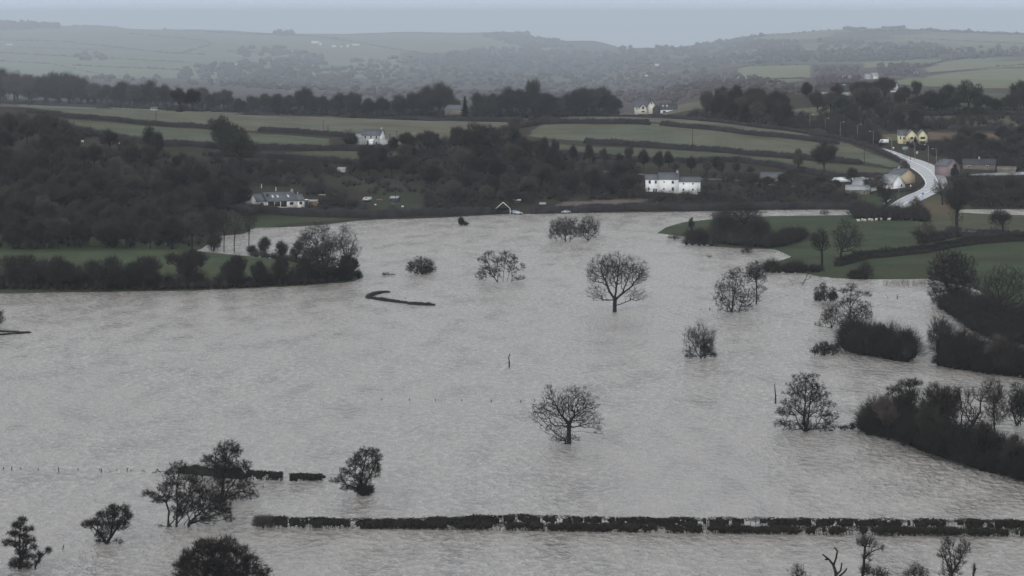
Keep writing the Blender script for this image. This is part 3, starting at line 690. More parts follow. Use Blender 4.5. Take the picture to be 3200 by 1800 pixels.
# long white house by the water
wh = house('white_house', 'long white rendered house with slate roofs in three steps above the flood', 2103, 603,
  [(-12.4, -6.3, 0, 7, 6.3, 1.9, 'x', 'white_wall', 'slate'), (-6.32, 2.6, -0.25, 7.5, 6.4, 2.7, 'x', 'white_wall', 'slate'), (2.62, 12.6, 0, 6.5, 5.2, 1.9, 'x', 'white_wall', 'slate')],
  wins=[('f', -10.7, 5.1, 0.9, 1.4, 0), ('f', -7.9, 5.1, 0.85, 1.3, 0), ('f', -11.1, 1.9, 0.75, 1.0, 0), ('f', -4.1, 5.1, 0.45, 0.6, -0.25), ('f', -0.1, 5.0, 0.95, 1.2, -0.25),
        ('f', -4.2, 1.9, 0.7, 0.75, -0.25), ('f', -0.1, 1.9, 1.0, 1.5, -0.25), ('f', 4.8, 4.3, 0.6, 0.6, 0), ('f', 9.1, 4.3, 0.6, 0.6, 0), ('f', 4.8, 1.6, 0.75, 0.95, 0), ('f', 9.1, 1.6, 0.75, 0.95, 0)],
  doors=[(-8.75, 0.75, 2.0, 0, 'glass'), (-7.75, 0.75, 2.0, 0, 'glass')], chim=[(2.2, 3.6, 8.4, 9.9, 'grey_wall')])
k = MB(); k.tube([(-5.5, -0.45, 6.6), (-5.2, -0.4, 5.9), (-5.1, -0.34, 0)], [0.08] * 3); k.tube([(-2.6, -0.34, 6.3), (-2.6, -0.34, 0)], [0.05] * 2); k.tube([(-6.5, -0.34, 6.3), (-6.5, -0.34, 0)], [0.05] * 2); k.build('drainpipe', M['paint'], wh)
k = MB(); k.box(-14.3, -9.5, -2.6, -2.2, -1.5, 0.25); tag(k.build('terrace_wall', M['gravel'], None, wh.location), 'low grey stone wall in front of the left end of the white house', 'wall')
# bungalow
bg = house('bungalow', 'cream bungalow with slate roof and three skylights on the left shore', 803, 648,
  [(0, 4.6, 0.02, 9.6, 2.5, 2.9, 'x', 'pale_wall', 'slate'), (4.62, 18.2, -0.4, 10.4, 2.6, 3.4, 'x', 'pale_wall', 'slate'), (18.22, 21.8, 0, 9.4, 2.5, 2.3, 'x', 'pale_wall', 'slate')], yaw=24,
  wins=[('f', 2.2, 1.35, 1.5, 1.2, 0.02), ('f', 9.1, 1.25, 2.6, 1.9, -0.4), ('f', 15.6, 1.45, 1.7, 1.2, -0.4), ('f', 20, 1.45, 1.2, 1.2, 0)],
  chim=[(5.6, 2.6, 3.6, 5.3, 'dark_wall'), (18.3, 6.5, 4.0, 6.9, 'grey_wall')],
  sky_=[(7.9, 2.1, 4.45, 0.63, 0.85, 1.6), (10.2, 2.1, 4.45, 0.63, 0.85, 1.6), (15.0, 2.1, 4.45, 0.63, 0.85, 1.6)])
bx('timber_panel', 'brown_post', bg, 4.9, 7.6, -0.5, -0.38, 0, 2.45); bx('timber_panel', 'brown_post', bg, 10.8, 13.4, -0.5, -0.38, 0, 2.45)
k = MB(); k.tube([(23.6, 0.3, -0.5), (23.6, 0.3, 2.7)], [0.07, 0.07]); k.tube([(23.6, 3.3, -0.5), (23.6, 3.3, 2.7)], [0.07, 0.07]); k.box(21.85, 23.9, 0.1, 3.6, 2.62, 2.85); k.build('porch', M['paint'], bg)
k = MB(); k.box(-9.5, 0, 1.5, 7, -0.3, 0.9)
k2 = house('garden_shed', 'low grey shed roof at the left end of the cream bungalow', 762, 643, [(-2.6, 2.6, -2, 2, 1.1, 0.8, 'x', 'grey_wall', 'slate')], yaw=12, cat='shed')
house('garden_shed', 'orange timber shed right of the bungalow', 980, 640, [(-1.6, 1.6, -1.3, 1.3, 1.6, 0.5, 'x', 'timber', 'slate_pale')], cat='shed')
house('garden_shed', 'small grey lean-to shed with tall post in the garden above the bungalow drive', 1235, 628, [(-1.7, 1.7, -1.5, 1.5, 1.3, 0.7, 'x', 'dark_wall', 'slate_pale')], yaw=-20, cat='shed')
house('hillside_hut', 'pale blue roofed hut alone on the wooded slope', 1069, 536, [(-1.7, 1.7, -1.5, 1.5, 1.0, 0.9, 'x', 'grey_wall', 'slate_pale')], yaw=-15, cat='hut')
# farmhouse
fh = house('farmhouse', 'grey two storey farmhouse with white gable end below the ridge field', 1131, 452,
  [(0, 9.9, 0, 6.2, 5.0, 2.7, 'x', 'grey_wall', 'slate'), (-4.2, -0.02, 0.6, 5.6, 3.6, 1.6, 'x', 'grey_wall', 'slate_pale')], yaw=-20,
  wins=[('f', 1.9, 3.9, 0.9, 1.3, 0), ('f', 4.9, 3.9, 0.9, 1.3, 0), ('f', 7.9, 3.9, 0.9, 1.3, 0), ('f', 8, 1.2, 1.0, 1.2, 0), ('r', 3.2, 3.6, 0.5, 0.6, 9.9)],
  doors=[(3.2, 1.0, 2.0, 0, 'dark_wall')], chim=[(9.4, 3.1, 7.2, 8.4, 'grey_wall')])
k = MB(); k.box(9.92, 9.98, 0.0, 6.2, -1, 5.0); k.add([(9.92, 0, 5), (9.92, 6.2, 5), (9.92, 3.1, 7.62), (9.98, 0, 5), (9.98, 6.2, 5), (9.98, 3.1, 7.62)], [(0, 1, 2), (3, 5, 4)], [(0, 2, 5, 3), (1, 4, 5, 2)]); k.build('gable_wall', M['white_wall'], fh)
k = MB(); k.add([(9.99, 0.2, -1), (13.4, 0.2, -1), (13.4, 5, -1), (9.99, 5, -1), (9.99, 0.2, 3.2), (13.4, 0.2, 1.7), (13.4, 5, 1.7), (9.99, 5, 3.2)], [(0, 1, 5, 4), (1, 2, 6, 5), (2, 3, 7, 6), (4, 5, 6, 7)]); k.build('lean_to', M['grey_wall'], fh)
k = MB(); k.box(4.4, 6.6, -1.6, -0.02, 0, 2.0); k.add([(4.2, -1.8, 2.02), (6.8, -1.8, 2.02), (6.8, -0.02, 2.8), (4.2, -0.02, 2.8)], [(0, 1, 2, 3)]); k.build('porch', M['white_wall'], fh)
# hilltop house and its barn wing
house('hilltop_house', 'large cream house with slate roof and two dark edged gables on the ridge', 2050, 353,
  [(-14.8, -1.2, 1.5, 10, 3.9, 4.6, 'x', 'cream_wall', 'slate'), (-12, -6.2, -1.2, 3, 2.9, 2.9, 'y', 'cream_wall', 'slate'), (-5.4, -0.6, 0.6, 6, 5.5, 2.6, 'y', 'cream_wall', 'slate')],
  wins=[('f', -9.1, 3.3, 1.2, 1.8, -1.2), ('f', -9.1, 0.7, 2.0, 0.9, -1.2), ('f', -13.4, 2.6, 0.5, 1.2, 1.5), ('f', -3.0, 6.5, 0.6, 1.2, 0.6)], frame='black_trim',
  trims=[(-12.4, 2.6, -9.1, 6.0, -1.7, 'black_trim'), (-5.8, 2.6, -9.1, 6.0, -1.7, 'black_trim'), (-5.7, 5.3, -3, 8.3, 0.1, 'black_trim'), (-0.3, 5.3, -3, 8.3, 0.1, 'black_trim')], scl=1.2, dz=0.4)
house('barn_wing', 'white wing with dark timber gable and two skylights beside the hilltop house', 2050, 357,
  [(-2.2, 2.8, -2.5, 4, 3.2, 2.9, 'y', 'dark_wall', 'slate_dark'), (2.82, 14.9, -1.5, 7, 2.7, 4.1, 'x', 'white_wall', 'slate_dark')],
  wins=[('f', 5.8, 0.9, 1.8, 1.7, -1.5), ('f', 10.8, 0.9, 1.1, 1.7, -1.5)], frame='dark_wall', sky_=[(5.0, 1.0, 5.2, 0.96, 0.8, 1.0), (7.8, 1.0, 5.2, 0.96, 0.8, 1.0)], cat='house', scl=1.17, dz=0.8)
p = at(2034, 352); k = MB()
V_ = [(-0.9, -3.2, 2.0), (-0.2, -3.2, 2.0), (0.9, -3.4, 0.1), (0.3, -3.4, 0.1)]
k.add([(x, y, z) for x, y, z in V_] + [(x, y - 0.5, z) for x, y, z in V_], [(0, 1, 2, 3), (7, 6, 5, 4), (0, 4, 5, 1), (1, 5, 6, 2), (2, 6, 7, 3), (3, 7, 4, 0)])
k.box(-1.1, -0.9, -3.6, -3.4, 0, 2.6); k.box(-1.1, -0.9, -2.9, -2.7, 0, 2.6)
tag(k.build('garden_slide', M['slide'], None, p), 'yellow garden slide between the two hilltop buildings', 'slide')
house('farm_shed', 'dark low corrugated shed left of the hilltop house', 1825, 357, [(-4.6, 4.4, 0, 6, 2.0, 1.6, 'x', 'dark_wall', 'slate')], dz=1.0, cat='shed')
house('farm_shed', 'pale low corrugated shed nearest the hilltop house', 1876, 354, [(-5, 5, 0, 6, 2.1, 1.8, 'x', 'dark_wall', 'slate_pale')], dz=1.0, cat='shed')
# yellow house by the road
house('yellow_house', 'pale yellow house with twin gables above the road', 2855, 451,
  [(-7.9, -3.4, 1.5, 8, 4.9, 2.6, 'x', 'yellow_wall', 'slate'), (-4.2, 2.3, 0, 7, 4.3, 3.2, 'y', 'yellow_wall', 'slate'), (2.32, 7.6, 0.8, 7.5, 4.5, 3.0, 'y', 'yellow_wall', 'slate')],
  wins=[('f', -0.9, 3.3, 1.3, 1.1, 0), ('f', -0.9, 0.9, 1.2, 1.0, 0), ('f', 5, 3.4, 2.2, 1.0, 0.8), ('f', 5, 0.9, 2.4, 1.2, 0.8), ('f', -6.8, 3.4, 0.5, 1.2, 1.5), ('f', -5, 3.2, 0.6, 1.0, 1.5)], frame='dark_wall')
# houses at the road bend
house('buff_house', 'buff rendered house with blank gable inside the road bend', 2816, 576, [(-10, 0, 0, 8.6, 4.4, 2.7, 'x', 'buff_wall', 'slate')], yaw=-58, chim=[(-7, 4.3, 6.6, 7.9, 'grey_wall')],
      wins=[('f', -3, 3.2, 1, 1.2, 0)])
house('white_barn', 'white gabled barn in front of the buff house', 2786, 591, [(-9, 0, 0, 9.0, 2.4, 4.1, 'x', 'white_wall', 'slate_pale')], yaw=-52, wins=[('r', 6.5, 1.6, 0.9, 1.1, 0)], cat='barn')
house('white_barn', 'pale roofed barn behind the bare white barked trees', 2712, 601, [(-9, 0, 0, 9, 2.2, 4.2, 'x', 'white_wall', 'slate_pale')], yaw=-35, cat='barn')
house('cottage', 'low brown cottage half hidden behind a bare tree near the lane', 2680, 608, [(-5.5, 5.5, 0, 6, 2.2, 2.0, 'x', 'gravel', 'slate_pale')], yaw=-10, wins=[('f', -3, 1.2, 1, 1, 0), ('f', 3, 1.2, 1, 1, 0)], cat='cottage')
house('polytunnel', 'short white polytunnel at the foot of the field', 2627, 566, [(-5, 5, 0, 6, 0.5, 1.0, 'x', 'white_wall', 'white_wall')], cat='polytunnel')
house('polytunnel', 'longer white polytunnel nearer the barns', 2663, 567, [(-5.8, 5.8, 0, 6, 0.6, 1.2, 'x', 'white_wall', 'white_wall')], cat='polytunnel')
house('stone_barn', 'grey roofed stone barn among trees right of the white house', 2405, 566, [(-4.5, 6.5, 0, 6, 1.8, 2.3, 'x', 'gravel', 'slate')], yaw=-14, cat='barn')
house('pink_house', 'dull pink gabled house outside the road bend', 2958, 552, [(-9, 0, 0, 8.4, 5.2, 3.0, 'x', 'pink_wall', 'slate')], yaw=-58, wins=[('r', 3, 4.2, 0.6, 0.8, 0), ('r', 6, 4.2, 0.6, 0.8, 0)], chim=[(-9, 4.2, 7, 8.4, 'dark_wall')])
house('roadside_house', 'slate roofed house behind the dull pink house', 3060, 530, [(-8, 8, 0, 7, 2.6, 2.5, 'x', 'gravel', 'slate_dark')], wins=[('f', -5, 1.5, 1, 1.0, 0), ('f', 4, 1.5, 1, 1.0, 0)], yaw=-8, chim=[(0, 3.5, 4.6, 6.0, 'grey_wall')])
house('low_house', 'low house with pale brown roof at the right edge by the wet yard', 3142, 540, [(-4, 5, 0, 6, 1.6, 1.4, 'x', 'gravel', 'gravel')], yaw=-10)
# hamlet on the hill behind
house('hamlet_house', 'long dark roofed house left of the hamlet', 2600, 300, [(-12, 12, 0, 9, 3.2, 4.2, 'x', 'grey_wall', 'slate_dark')], yaw=-10)
house('hamlet_house', 'dark roofed house with bright dormer in the hamlet', 2665, 298, [(-16, 16, 0, 9, 3.5, 5.2, 'x', 'grey_wall', 'slate_dark')], sky_=[(-6, 2.2, 6.6, 1.15, 2, 1.6)], yaw=-6)
house('hamlet_house', 'brown gabled house right of the hamlet', 2722, 292, [(-6, 6, 0, 9, 3.5, 5.5, 'y', 'buff_wall', 'slate_dark')], yaw=25)
house('hamlet_house', 'white gable end peeping out beside the hamlet oak', 2786, 288, [(-14, 3, 0, 8, 4, 4, 'x', 'white_wall', 'slate_dark')], yaw=-25)
house('terrace_row', 'white terrace row climbing behind the hamlet', 2728, 247, [(-4.5, 0, 0, 6, 2.0, 1.6, 'x', 'grey_wall', 'slate_pale'), (0.02, 4.5, 0, 6, 2.8, 1.6, 'x', 'cream_wall', 'slate_pale')], yaw=18, scl=2.1)
house('hamlet_house', 'small pink white house left of the white terrace row', 2648, 247, [(-4, 4, 0, 6, 2, 1.4, 'x', 'cream_wall', 'pink_wall')], scl=1.7)
house('hamlet_house', 'white fronted house behind the dark hilltop trees', 2860, 234, [(-2.5, 2.5, 0, 5, 2.4, 2, 'x', 'cream_wall', 'slate')], yaw=-30, scl=1.7)
# far houses fading in the rain
for px_, py_, wd_, ht_, lb in ((985, 136, 24, 9, 'largest white house high on the far hill'), (1002, 141, 8, 9, 'narrow white house beside the largest one on the far hill'), (1044, 147, 14, 6, 'white gabled cottage right of the largest house on the far hill'), (1066, 147, 10, 4, 'low white cottage second from right in the far row'),
                           (1087, 147, 7, 7, 'thin white tower house at the right of the far row'), (1112, 142, 24, 5, 'long low white roof at the right end of the far row')):
    q_ = atD(px_, py_) / F; house('far_house', lb, px_, py_, [(-wd_ / 2 * q_, wd_ / 2 * q_, 0, 10, ht_ * q_ * 0.8, 3 * q_, 'x', 'white_wall', 'slate_pale')])
house('far_house', 'lone white farmhouse low on the far left hillside', 740, 207, [(-7, 7, 0, 10, 7, 4, 'y', 'grey_wall', 'white_wall')], scl=1.3)
house('far_house', 'faint white farmstead at the left edge of the far hill', 30, 142, [(-24, 24, 0, 12, 6, 5, 'x', 'grey_wall', 'white_wall')])
house('far_house', 'tiny pale roof on the plain behind the right of the ridge', 2053, 205, [(-7, 7, 0, 7, 4, 3, 'x', 'white_wall', 'slate_pale')], scl=1.3)
house('far_house', 'tiny pale roof below the other one on the plain', 2020, 238, [(-5, 5, 0, 7, 3, 2, 'x', 'white_wall', 'slate_pale')])
house('valley_house', 'pale grey roofed house behind the ridge left of the conifer', 1418, 309, [(-7, 6, 0, 8, 2, 2.6, 'x', 'gravel', 'slate')], yaw=-35, D=1990, dz=6)
house('wood_cottage', 'small white cottage showing through the ridge trees', 480, 329, [(-2.8, 2.8, 0, 6, 1.5, 1.4, 'x', 'cream_wall', 'slate')], D=1797, wins=[('f', -1.2, 0.9, 0.7, 0.7, 0), ('f', 1.2, 0.9, 0.7, 0.7, 0)], cat='cottage', scl=0.65)
house('tent_shelter', 'small pale pointed hut among the dark trees by the left field', 247, 746, [(-1.3, 1.3, 0, 2.5, 1.0, 1.7, 'y', 'grey_wall', 'grey_wall')], cat='hut', D=1190)
# open gabled boat shed at the shore
p = at(1572, 669); r = empty('open_shed', p, 0, 'open fronted shed with pale timber gable frame at the waterline', 'shed')
k = MB(); hw_, w_ = 2.5, 3.15
k.tube([(-w_, 0, hw_), (0, 0, 5.3)], [0.17, 0.17], 4); k.tube([(w_, 0, hw_), (0, 0, 5.3)], [0.17, 0.17], 4); k.tube([(w_, 0, -0.5), (w_, 0, hw_)], [0.18, 0.18], 4); k.build('frame', M['cream_wall'], r)
k = MB(); k.box(-w_, w_, 5.5, 5.7, -1, hw_); k.box(-w_, -w_ + 0.15, 0.1, 5.5, -1, hw_); k.build('wall', M['dark_wall'], r)
k = MB(); roof_slabs(k, -w_ + 0.3, w_ - 0.3, 0.35, 6, hw_ - 0.2, 2.7, 'y', ov=0.2); k.build('roof', M['slate_dark'], r)
house('garden_shed', 'small pale roofed hut behind the silver car at the shore', 1616, 656, [(-1.4, 1.4, 0, 2, 1.2, 0.4, 'x', 'gravel', 'white_wall')], D=1450, cat='shed')
house('garden_shed', 'small blue grey roof in the scrub between the two shore cars', 1696, 644, [(-1.2, 1.2, 0, 2, 0.9, 0.6, 'x', 'dark_wall', 'slate_pale')], cat='shed')

# ------------------------------------------------------------------ vehicles
def car(label, px_, py_, m_, yaw, group=None, name='parked_car', kind='car'):
    p = at(px_, py_); r = empty(name, p + Vector((0, 0, 0.02)), math.radians(yaw), label, 'car')
    prof = [(-2.1, 0.35), (-2.15, 0.85), (-1.3, 1.0), (-0.55, 1.45), (0.95, 1.47), (1.85, 1.0), (2.1, 0.85), (2.12, 0.35)]
    def ext(pr, y0, y1):
        n_ = len(pr); V = [(x, y0, z) for x, z in pr] + [(x, y1, z) for x, z in pr]
        return V, [(i_, (i_ + 1) % n_, (i_ + 1) % n_ + n_, i_ + n_) for i_ in range(n_)], [list(range(n_))[::-1], [i_ + n_ for i_ in range(n_)]]
    k = MB(); V, q_, c_ = ext(prof, -0.85, 0.85); V = [(x, y * (0.86 if z > 1.2 else 1), z) for x, y, z in V]; k.add(V, q_, c_); k.build('body', M[m_], r)
    k = MB()
    for sgn in (-1, 1):
        k.add([(-1.15, sgn * 0.845, 1.0), (1.55, sgn * 0.845, 1.02), (0.85, sgn * 0.755, 1.38), (-0.5, sgn * 0.755, 1.38)], [(0, 1, 2, 3)])
    k.add([(-1.26, -0.7, 1.04), (-1.26, 0.7, 1.04), (-0.62, 0.64, 1.44), (-0.62, -0.64, 1.44)], [(0, 1, 2, 3)]); k.add([(1.78, -0.7, 1.06), (1.78, 0.7, 1.06), (1.04, 0.64, 1.46), (1.04, -0.64, 1.46)], [(0, 1, 2, 3)])
    k.build('window', M['glass'], r)
    for x in (-1.3, 1.3):
        for y in (-0.8, 0.8):
            k = MB(); k.tube([(x, y - 0.11, 0.33), (x, y + 0.11, 0.33)], [0.33, 0.33], 10); k.build('wheel', M['tyre'], r)
    for y in (-0.6, 0.6):
        k = MB(); k.ell((-2.13, y, 0.72), (0.06, 0.18, 0.09)); k.build('headlight', M['paint'], r)
    return r
car('silver car parked beside the open gabled shed at the shore', 1618, 670, 'car_silver', 168)
car('dark blue grey car half behind the silver one by the open shed', 1609, 667, 'car_blue', 172)
car('pale silver car alone on the shore track', 1769, 667, 'car_silver', 8)
def van(name, label, px_, py_, ln, ht, m_, yaw=0, cat='van'):
    p = at(px_, py_); r = empty(name, p, math.radians(yaw), label, cat)
    k = MB(); a = ln / 2
    k.add([(-a, -1, 0.5), (a, -1, 0.5), (a, -1, ht), (-a + 0.9, -1, ht), (-a, -1, ht * 0.55), (-a, 1, 0.5), (a, 1, 0.5), (a, 1, ht), (-a + 0.9, 1, ht), (-a, 1, ht * 0.55)],
          [(0, 1, 6, 5), (1, 2, 7, 6), (2, 3, 8, 7), (3, 4, 9, 8), (4, 0, 5, 9)], [(0, 4, 3, 2, 1)], [(5, 6, 7, 8, 9)]); k.build('body', M[m_], r)
    k = MB(); k.box(-a + 0.95, -a + 1.9, -1.03, -0.99, ht * 0.62, ht * 0.88); k.build('window', M['glass'], r)
    for x in (-a + 0.9, a - 0.9):
        for y in (-0.95, 0.95):
            k = MB(); k.tube([(x, y - 0.1, 0.4), (x, y + 0.1, 0.4)], [0.4, 0.4], 8); k.build('wheel', M['tyre'], r)
    return r
van('white_van', 'white box van on the verge left of the yellow house', 2762, 450, 5.0, 2.5, 'white_wall')
van('caravan', 'grey white caravan in the garden right of the bungalow', 1147, 630, 4.0, 2.0, 'car_silver', 12, 'caravan')
van('lorry', 'small orange lorry on the near side of the road behind the hedge', 2823, 514, 3.0, 2.0, 'timber', 30, 'lorry')

# ------------------------------------------------------------------ poles, lamps, signs, posts
def lamp(px_, top, base, label, group, arm=1):
    p = at(px_, base); h_ = (base - top) * p.y / F
    r = empty('street_lamp', p, 0, label, 'street lamp', group)
    k = MB(); k.tube([(0, 0, -0.5), (0, 0, h_)], [0.12, 0.07], 6); k.build('pole', M['metal'], r)
    k = MB(); k.tube([(0, 0, h_), (arm * 0.7, 0, h_ + 0.15), (arm * 1.5, 0, h_ + 0.2)], [0.06, 0.05, 0.05], 5); k.build('arm', M['metal'], r)
    k = MB(); k.ell((arm * 1.85, 0, h_ + 0.17), (0.45, 0.16, 0.1)); k.build('lamp_head', M['paint'], r)
for a, b_, c, l in ((2531, 359, 404, 'street lamp farthest left of the roadside row'), (2579, 370, 412, 'second street lamp from the left of the roadside row'), (2626, 382, 425, 'street lamp with pale head, third from the left by the road'),
                 (2680, 389, 440, 'tall street lamp above the hedge before the road appears'), (2729, 411, 455, 'street lamp left of the white box van'), (2787, 432, 478, 'street lamp between the white van and the yellow house'),
                 (2859, 445, 500, 'street lamp in front of the yellow house'), (2901, 453, 509, 'street lamp right of the yellow house on the bend'), (2926, 466, 526, 'street lamp nearest the dull pink house'),
                 (2809, 552, 616, 'street lamp in front of the white barn at the bend')):
    lamp(a, b_, c, l, 'street lamps along the road', 1 if a < 2700 else -1)
def tpole(px_, top, base, label):
    p = at(px_, base); h_ = (base - top) * p.y / F
    r = empty('telegraph_pole', p, 0, label, 'telegraph pole', 'telegraph poles across the fields')
    k = MB(); k.tube([(0, 0, -0.5), (0, 0, h_)], [0.16, 0.12], 6); k.build('pole', M['brown_post'], r)
    k = MB(); k.box(-0.7, 0.7, -0.08, 0.08, h_ - 0.7, h_ - 0.55); k.build('crossarm', M['brown_post'], r)
for a in ((488, 346, 390, 'telegraph pole in the middle of the long ridge field'), (230, 362, 394, 'telegraph pole at the left end of the ridge field hedge'), (1010, 376, 419, 'telegraph pole left of the farmhouse'),
          (1025, 390, 420, 'short pole just right of the pole by the farmhouse'), (1240, 408, 430, 'small pole right of the farmhouse'), (1218, 418, 448, 'dark pole close against the farmhouse lean-to'), (2164, 396, 448, 'telegraph pole in the middle of the right hand field'),
          (2701, 447, 510, 'telegraph pole at the end of the lower right hedge'), (2026, 583, 655, 'telegraph pole in front of the white house'), (2845, 468, 500, 'thin pole beside the warning sign above the road'), (1236, 600, 636, 'pole behind the little shed above the shore garden'), (451, 470, 500, 'short pole on the edge of the left wood')):
    tpole(*a)
for px_, a, b_, l in ((817, 575, 588, 'left white birch stem standing behind the bungalow'), (862, 584, 597, 'right white birch stem standing behind the bungalow'), (930, 600, 614, 'white stem beside the bungalow chimney')):
    p = at(px_, b_); h_ = (b_ - a) * p.y / F; k = MB(); k.tube([(0, 0, -2), (0.05, 0, h_ * 0.5), (0, 0, h_)], [0.14, 0.16, 0.12], 5); tag(k.build('birch_sapling', M['cream_wall'], None, p), l, 'tree stem')
for px_, py_, w_, h_, d_, m_, nm, l, ct in ((1005, 609, 3.4, 0.25, 1.0, 'cream_wall', 'garden_table', 'thin white table top on the bank above the orange shed', 'table'), (992, 634, 0.9, 0.3, 0.9, 'white_wall', 'water_tank', 'white tank on the roof line of the orange shed', 'tank'),
                               (1186, 627, 3.0, 0.5, 1.5, 'gravel', 'upturned_boat', 'pale upturned boat beside the caravan', 'boat'), (1229, 638, 2.4, 0.3, 1.0, 'gravel', 'timber_stack', 'low pale stack of boards below the little shed', 'timber stack'),
                               (1258, 648, 0.9, 0.7, 0.8, 'white_wall', 'water_tank', 'small bright white tank on the shore lawn', 'tank'), (1173, 641, 0.8, 0.5, 0.6, 'white_wall', 'water_tank', 'tiny white tub under the upturned boat', 'tub'), (1296, 652, 1.6, 0.25, 0.8, 'gravel', 'timber_stack', 'pale boards lying near the shore, right of the bright white tank', 'timber stack')):
    p = at(px_, py_); k = MB(); k.box(-w_ / 2, w_ / 2, -d_ / 2, d_ / 2, h_ * 0.25, h_); k.box(-w_ / 2 + .1, -w_ / 2 + .25, -d_ / 2 + .05, d_ / 2 - .05, -0.3, h_ * 0.25); k.box(w_ / 2 - .25, w_ / 2 - .1, -d_ / 2 + .05, d_ / 2 - .05, -0.3, h_ * 0.25)
    tag(k.build(nm, M[m_], None, p), l, ct)
def sign(px_, py_, w_, h_, z_, shape, m_, l, inner=None):
    p = at(px_, py_); r = empty('road_sign', p, 0, l, 'road sign')
    k = MB(); k.tube([(0, 0.05, -0.4), (0, 0.05, z_)], [0.05, 0.05], 5); k.build('post', M['metal'], r)
    def tri(s_, y): return [(-w_ / 2 * s_, y, z_ + h_ * 0.5 * (1 - s_)), (w_ / 2 * s_, y, z_ + h_ * 0.5 * (1 - s_)), (0, y, z_ + h_ * (0.5 + 0.5 * s_))]
    k = MB()
    if shape == 'tri':
        k.add(tri(1, -0.03) + tri(1, 0.03), [(0, 1, 2), (5, 4, 3)], [(0, 3, 4, 1), (1, 4, 5, 2), (2, 5, 3, 0)])
    elif shape == 'disc': k.tube([(0, -0.03, z_), (0, 0.03, z_)], [w_ / 2, w_ / 2], 14)
    else: k.box(-w_ / 2, w_ / 2, -0.03, 0.03, z_, z_ + h_)
    k.build('plate', M[m_], r)
    if inner:
        k = MB()
        if shape == 'tri': k.add(tri(0.6, -0.04), [(0, 1, 2)])
        else: k.box(-w_ / 2 * .8, w_ / 2 * .8, -0.045, -0.035, z_ + h_ * .12, z_ + h_ * .88)
        k.build('face', M[inner], r)
sign(2829, 482, 3.0, 1.9, 2.0, 'rect', 'sign_grey', 'large grey backed direction sign left of the warning sign')
sign(2866, 488, 1.5, 1.3, 1.4, 'tri', 'paint', 'white backed triangular sign over a plate above the road', 'sign_grey')
sign(2792, 472, 0.8, 0.6, 1.4, 'rect', 'paint', 'small white sign at the top of the visible road')
sign(2795, 662, 1.3, 1.2, 0.8, 'tri', 'sign_red', 'red edged triangular warning sign where the road meets the hedge', 'paint')
sign(2884, 613, 1.0, 1.0, 1.2, 'disc', 'sign_blue', 'round blue sign on the lower side of the road')
sign(2846, 585, 1.0, 1.0, 0.3, 'tri', 'paint', 'small white triangle by the corner hedge of the buff house')
# crash barrier by the bend
a_, b_ = at(2763, 640), at(2782, 628)
k = MB(); k.tube([Vector((0, 0, 0.7)), (b_ - a_) + Vector((0, 0, 0.7))], [0.2, 0.2], 4); [k.tube([(b_ - a_) * f_ + Vector((0, 0, -0.3)), (b_ - a_) * f_ + Vector((0, 0, 0.7))], [0.07, 0.07], 4) for f_ in (0.02, 0.33, 0.66, 0.98)]
tag(k.build('crash_barrier', M['paint'], None, a_), 'short pale crash barrier left of the road below the bend', 'barrier')
# posts standing out of the flood
def post(px_, py_, h_px, lean=0.0, label=None, group=None, rad=0.1, name='fence_post'):
    p = at(px_, py_); h_ = h_px * p.y / F; k = MB()
    k.tube([(0, 0, -0.8), (lean * 0.5 * h_, 0, h_ * 0.5), (lean * h_, 0, h_)], [rad, rad * 0.95, rad * 0.8], 6)
    return tag(k.build(name, M['brown_post'], None, p), label, 'post', group)
G1 = 'fence posts in the left hand row'
for x, y, h_, ln, l in ((11, 1466, 6, 0, 'short'), (36, 1470, 13, 0.1, 'tall fence post second from the left edge of the flooded row'), (65, 1466, 5, 0, 'short'), (120, 1468, 5, 0, 'short'), (184, 1476, 17, -0.08, 'tallest fence post of the flooded row at the left'), (244, 1469, 5, 0, 'short'),
                     (312, 1469, 5, 0, 'short'), (317, 1476, 13, 0, 'straight taller fence post in the middle of the left row'), (345, 1474, 3, 0, 'short'), (365, 1470, 4, 0, 'short'), (395, 1475, 14, 0.35, 'leaning fence post nearing the large clump of trees'), (409, 1471, 4, 0, 'short'), (444, 1472, 4, 0, 'short'), (452, 1475, 6, -0.5, 'small fence post leaning left by the clump'), (521, 1480, 12, 0, 'thick fence post just left of the ivy hedge')):
    post(x, y, h_, ln, 'short stub of fence post in the flooded row at the left' if l == 'short' else l, G1)
p = at(491, 1477); k = MB(); k.tube([(-0.6, 0, -0.2), (0.2, 0, 0.75)], [0.08] * 2); k.tube([(0.9, 0, -0.2), (-0.1, 0, 0.7)], [0.08] * 2); k.tube([(-1.0, 0, 0.05), (1.2, 0.1, 0.25)], [0.06] * 2)
tag(k.build('broken_rail', M['brown_post'], None, p), 'broken crossed fence rails at the end of the flooded post row', 'fence rail')
for x, y in ((1193, 1250), (1279, 1251), (1361, 1252), (1443, 1253), (1535, 1254), (1627, 1256), (1671, 1253)):
    post(x, y, 5, 0, 'tiny post top in the straight row left of the leaning bare tree', 'post tops in mid water row', 0.12)
post(195, 1716, 14, 0.35, 'dark leaning post between the two lone trees at lower left')
post(822, 1523, 8, 0, 'lone short post below the broken ivy hedge')
post(2191, 968, 4, 0.5, 'low left stub of two near the twin alders'); post(2218, 969, 6, 0, 'thicker right stub of two near the twin alders', rad=0.2)
post(2420, 791, 5, 0, 'post standing in the water at the grass inlet'); post(2440, 790, 7, 0, 'tall thin post on the edge of the grass inlet')
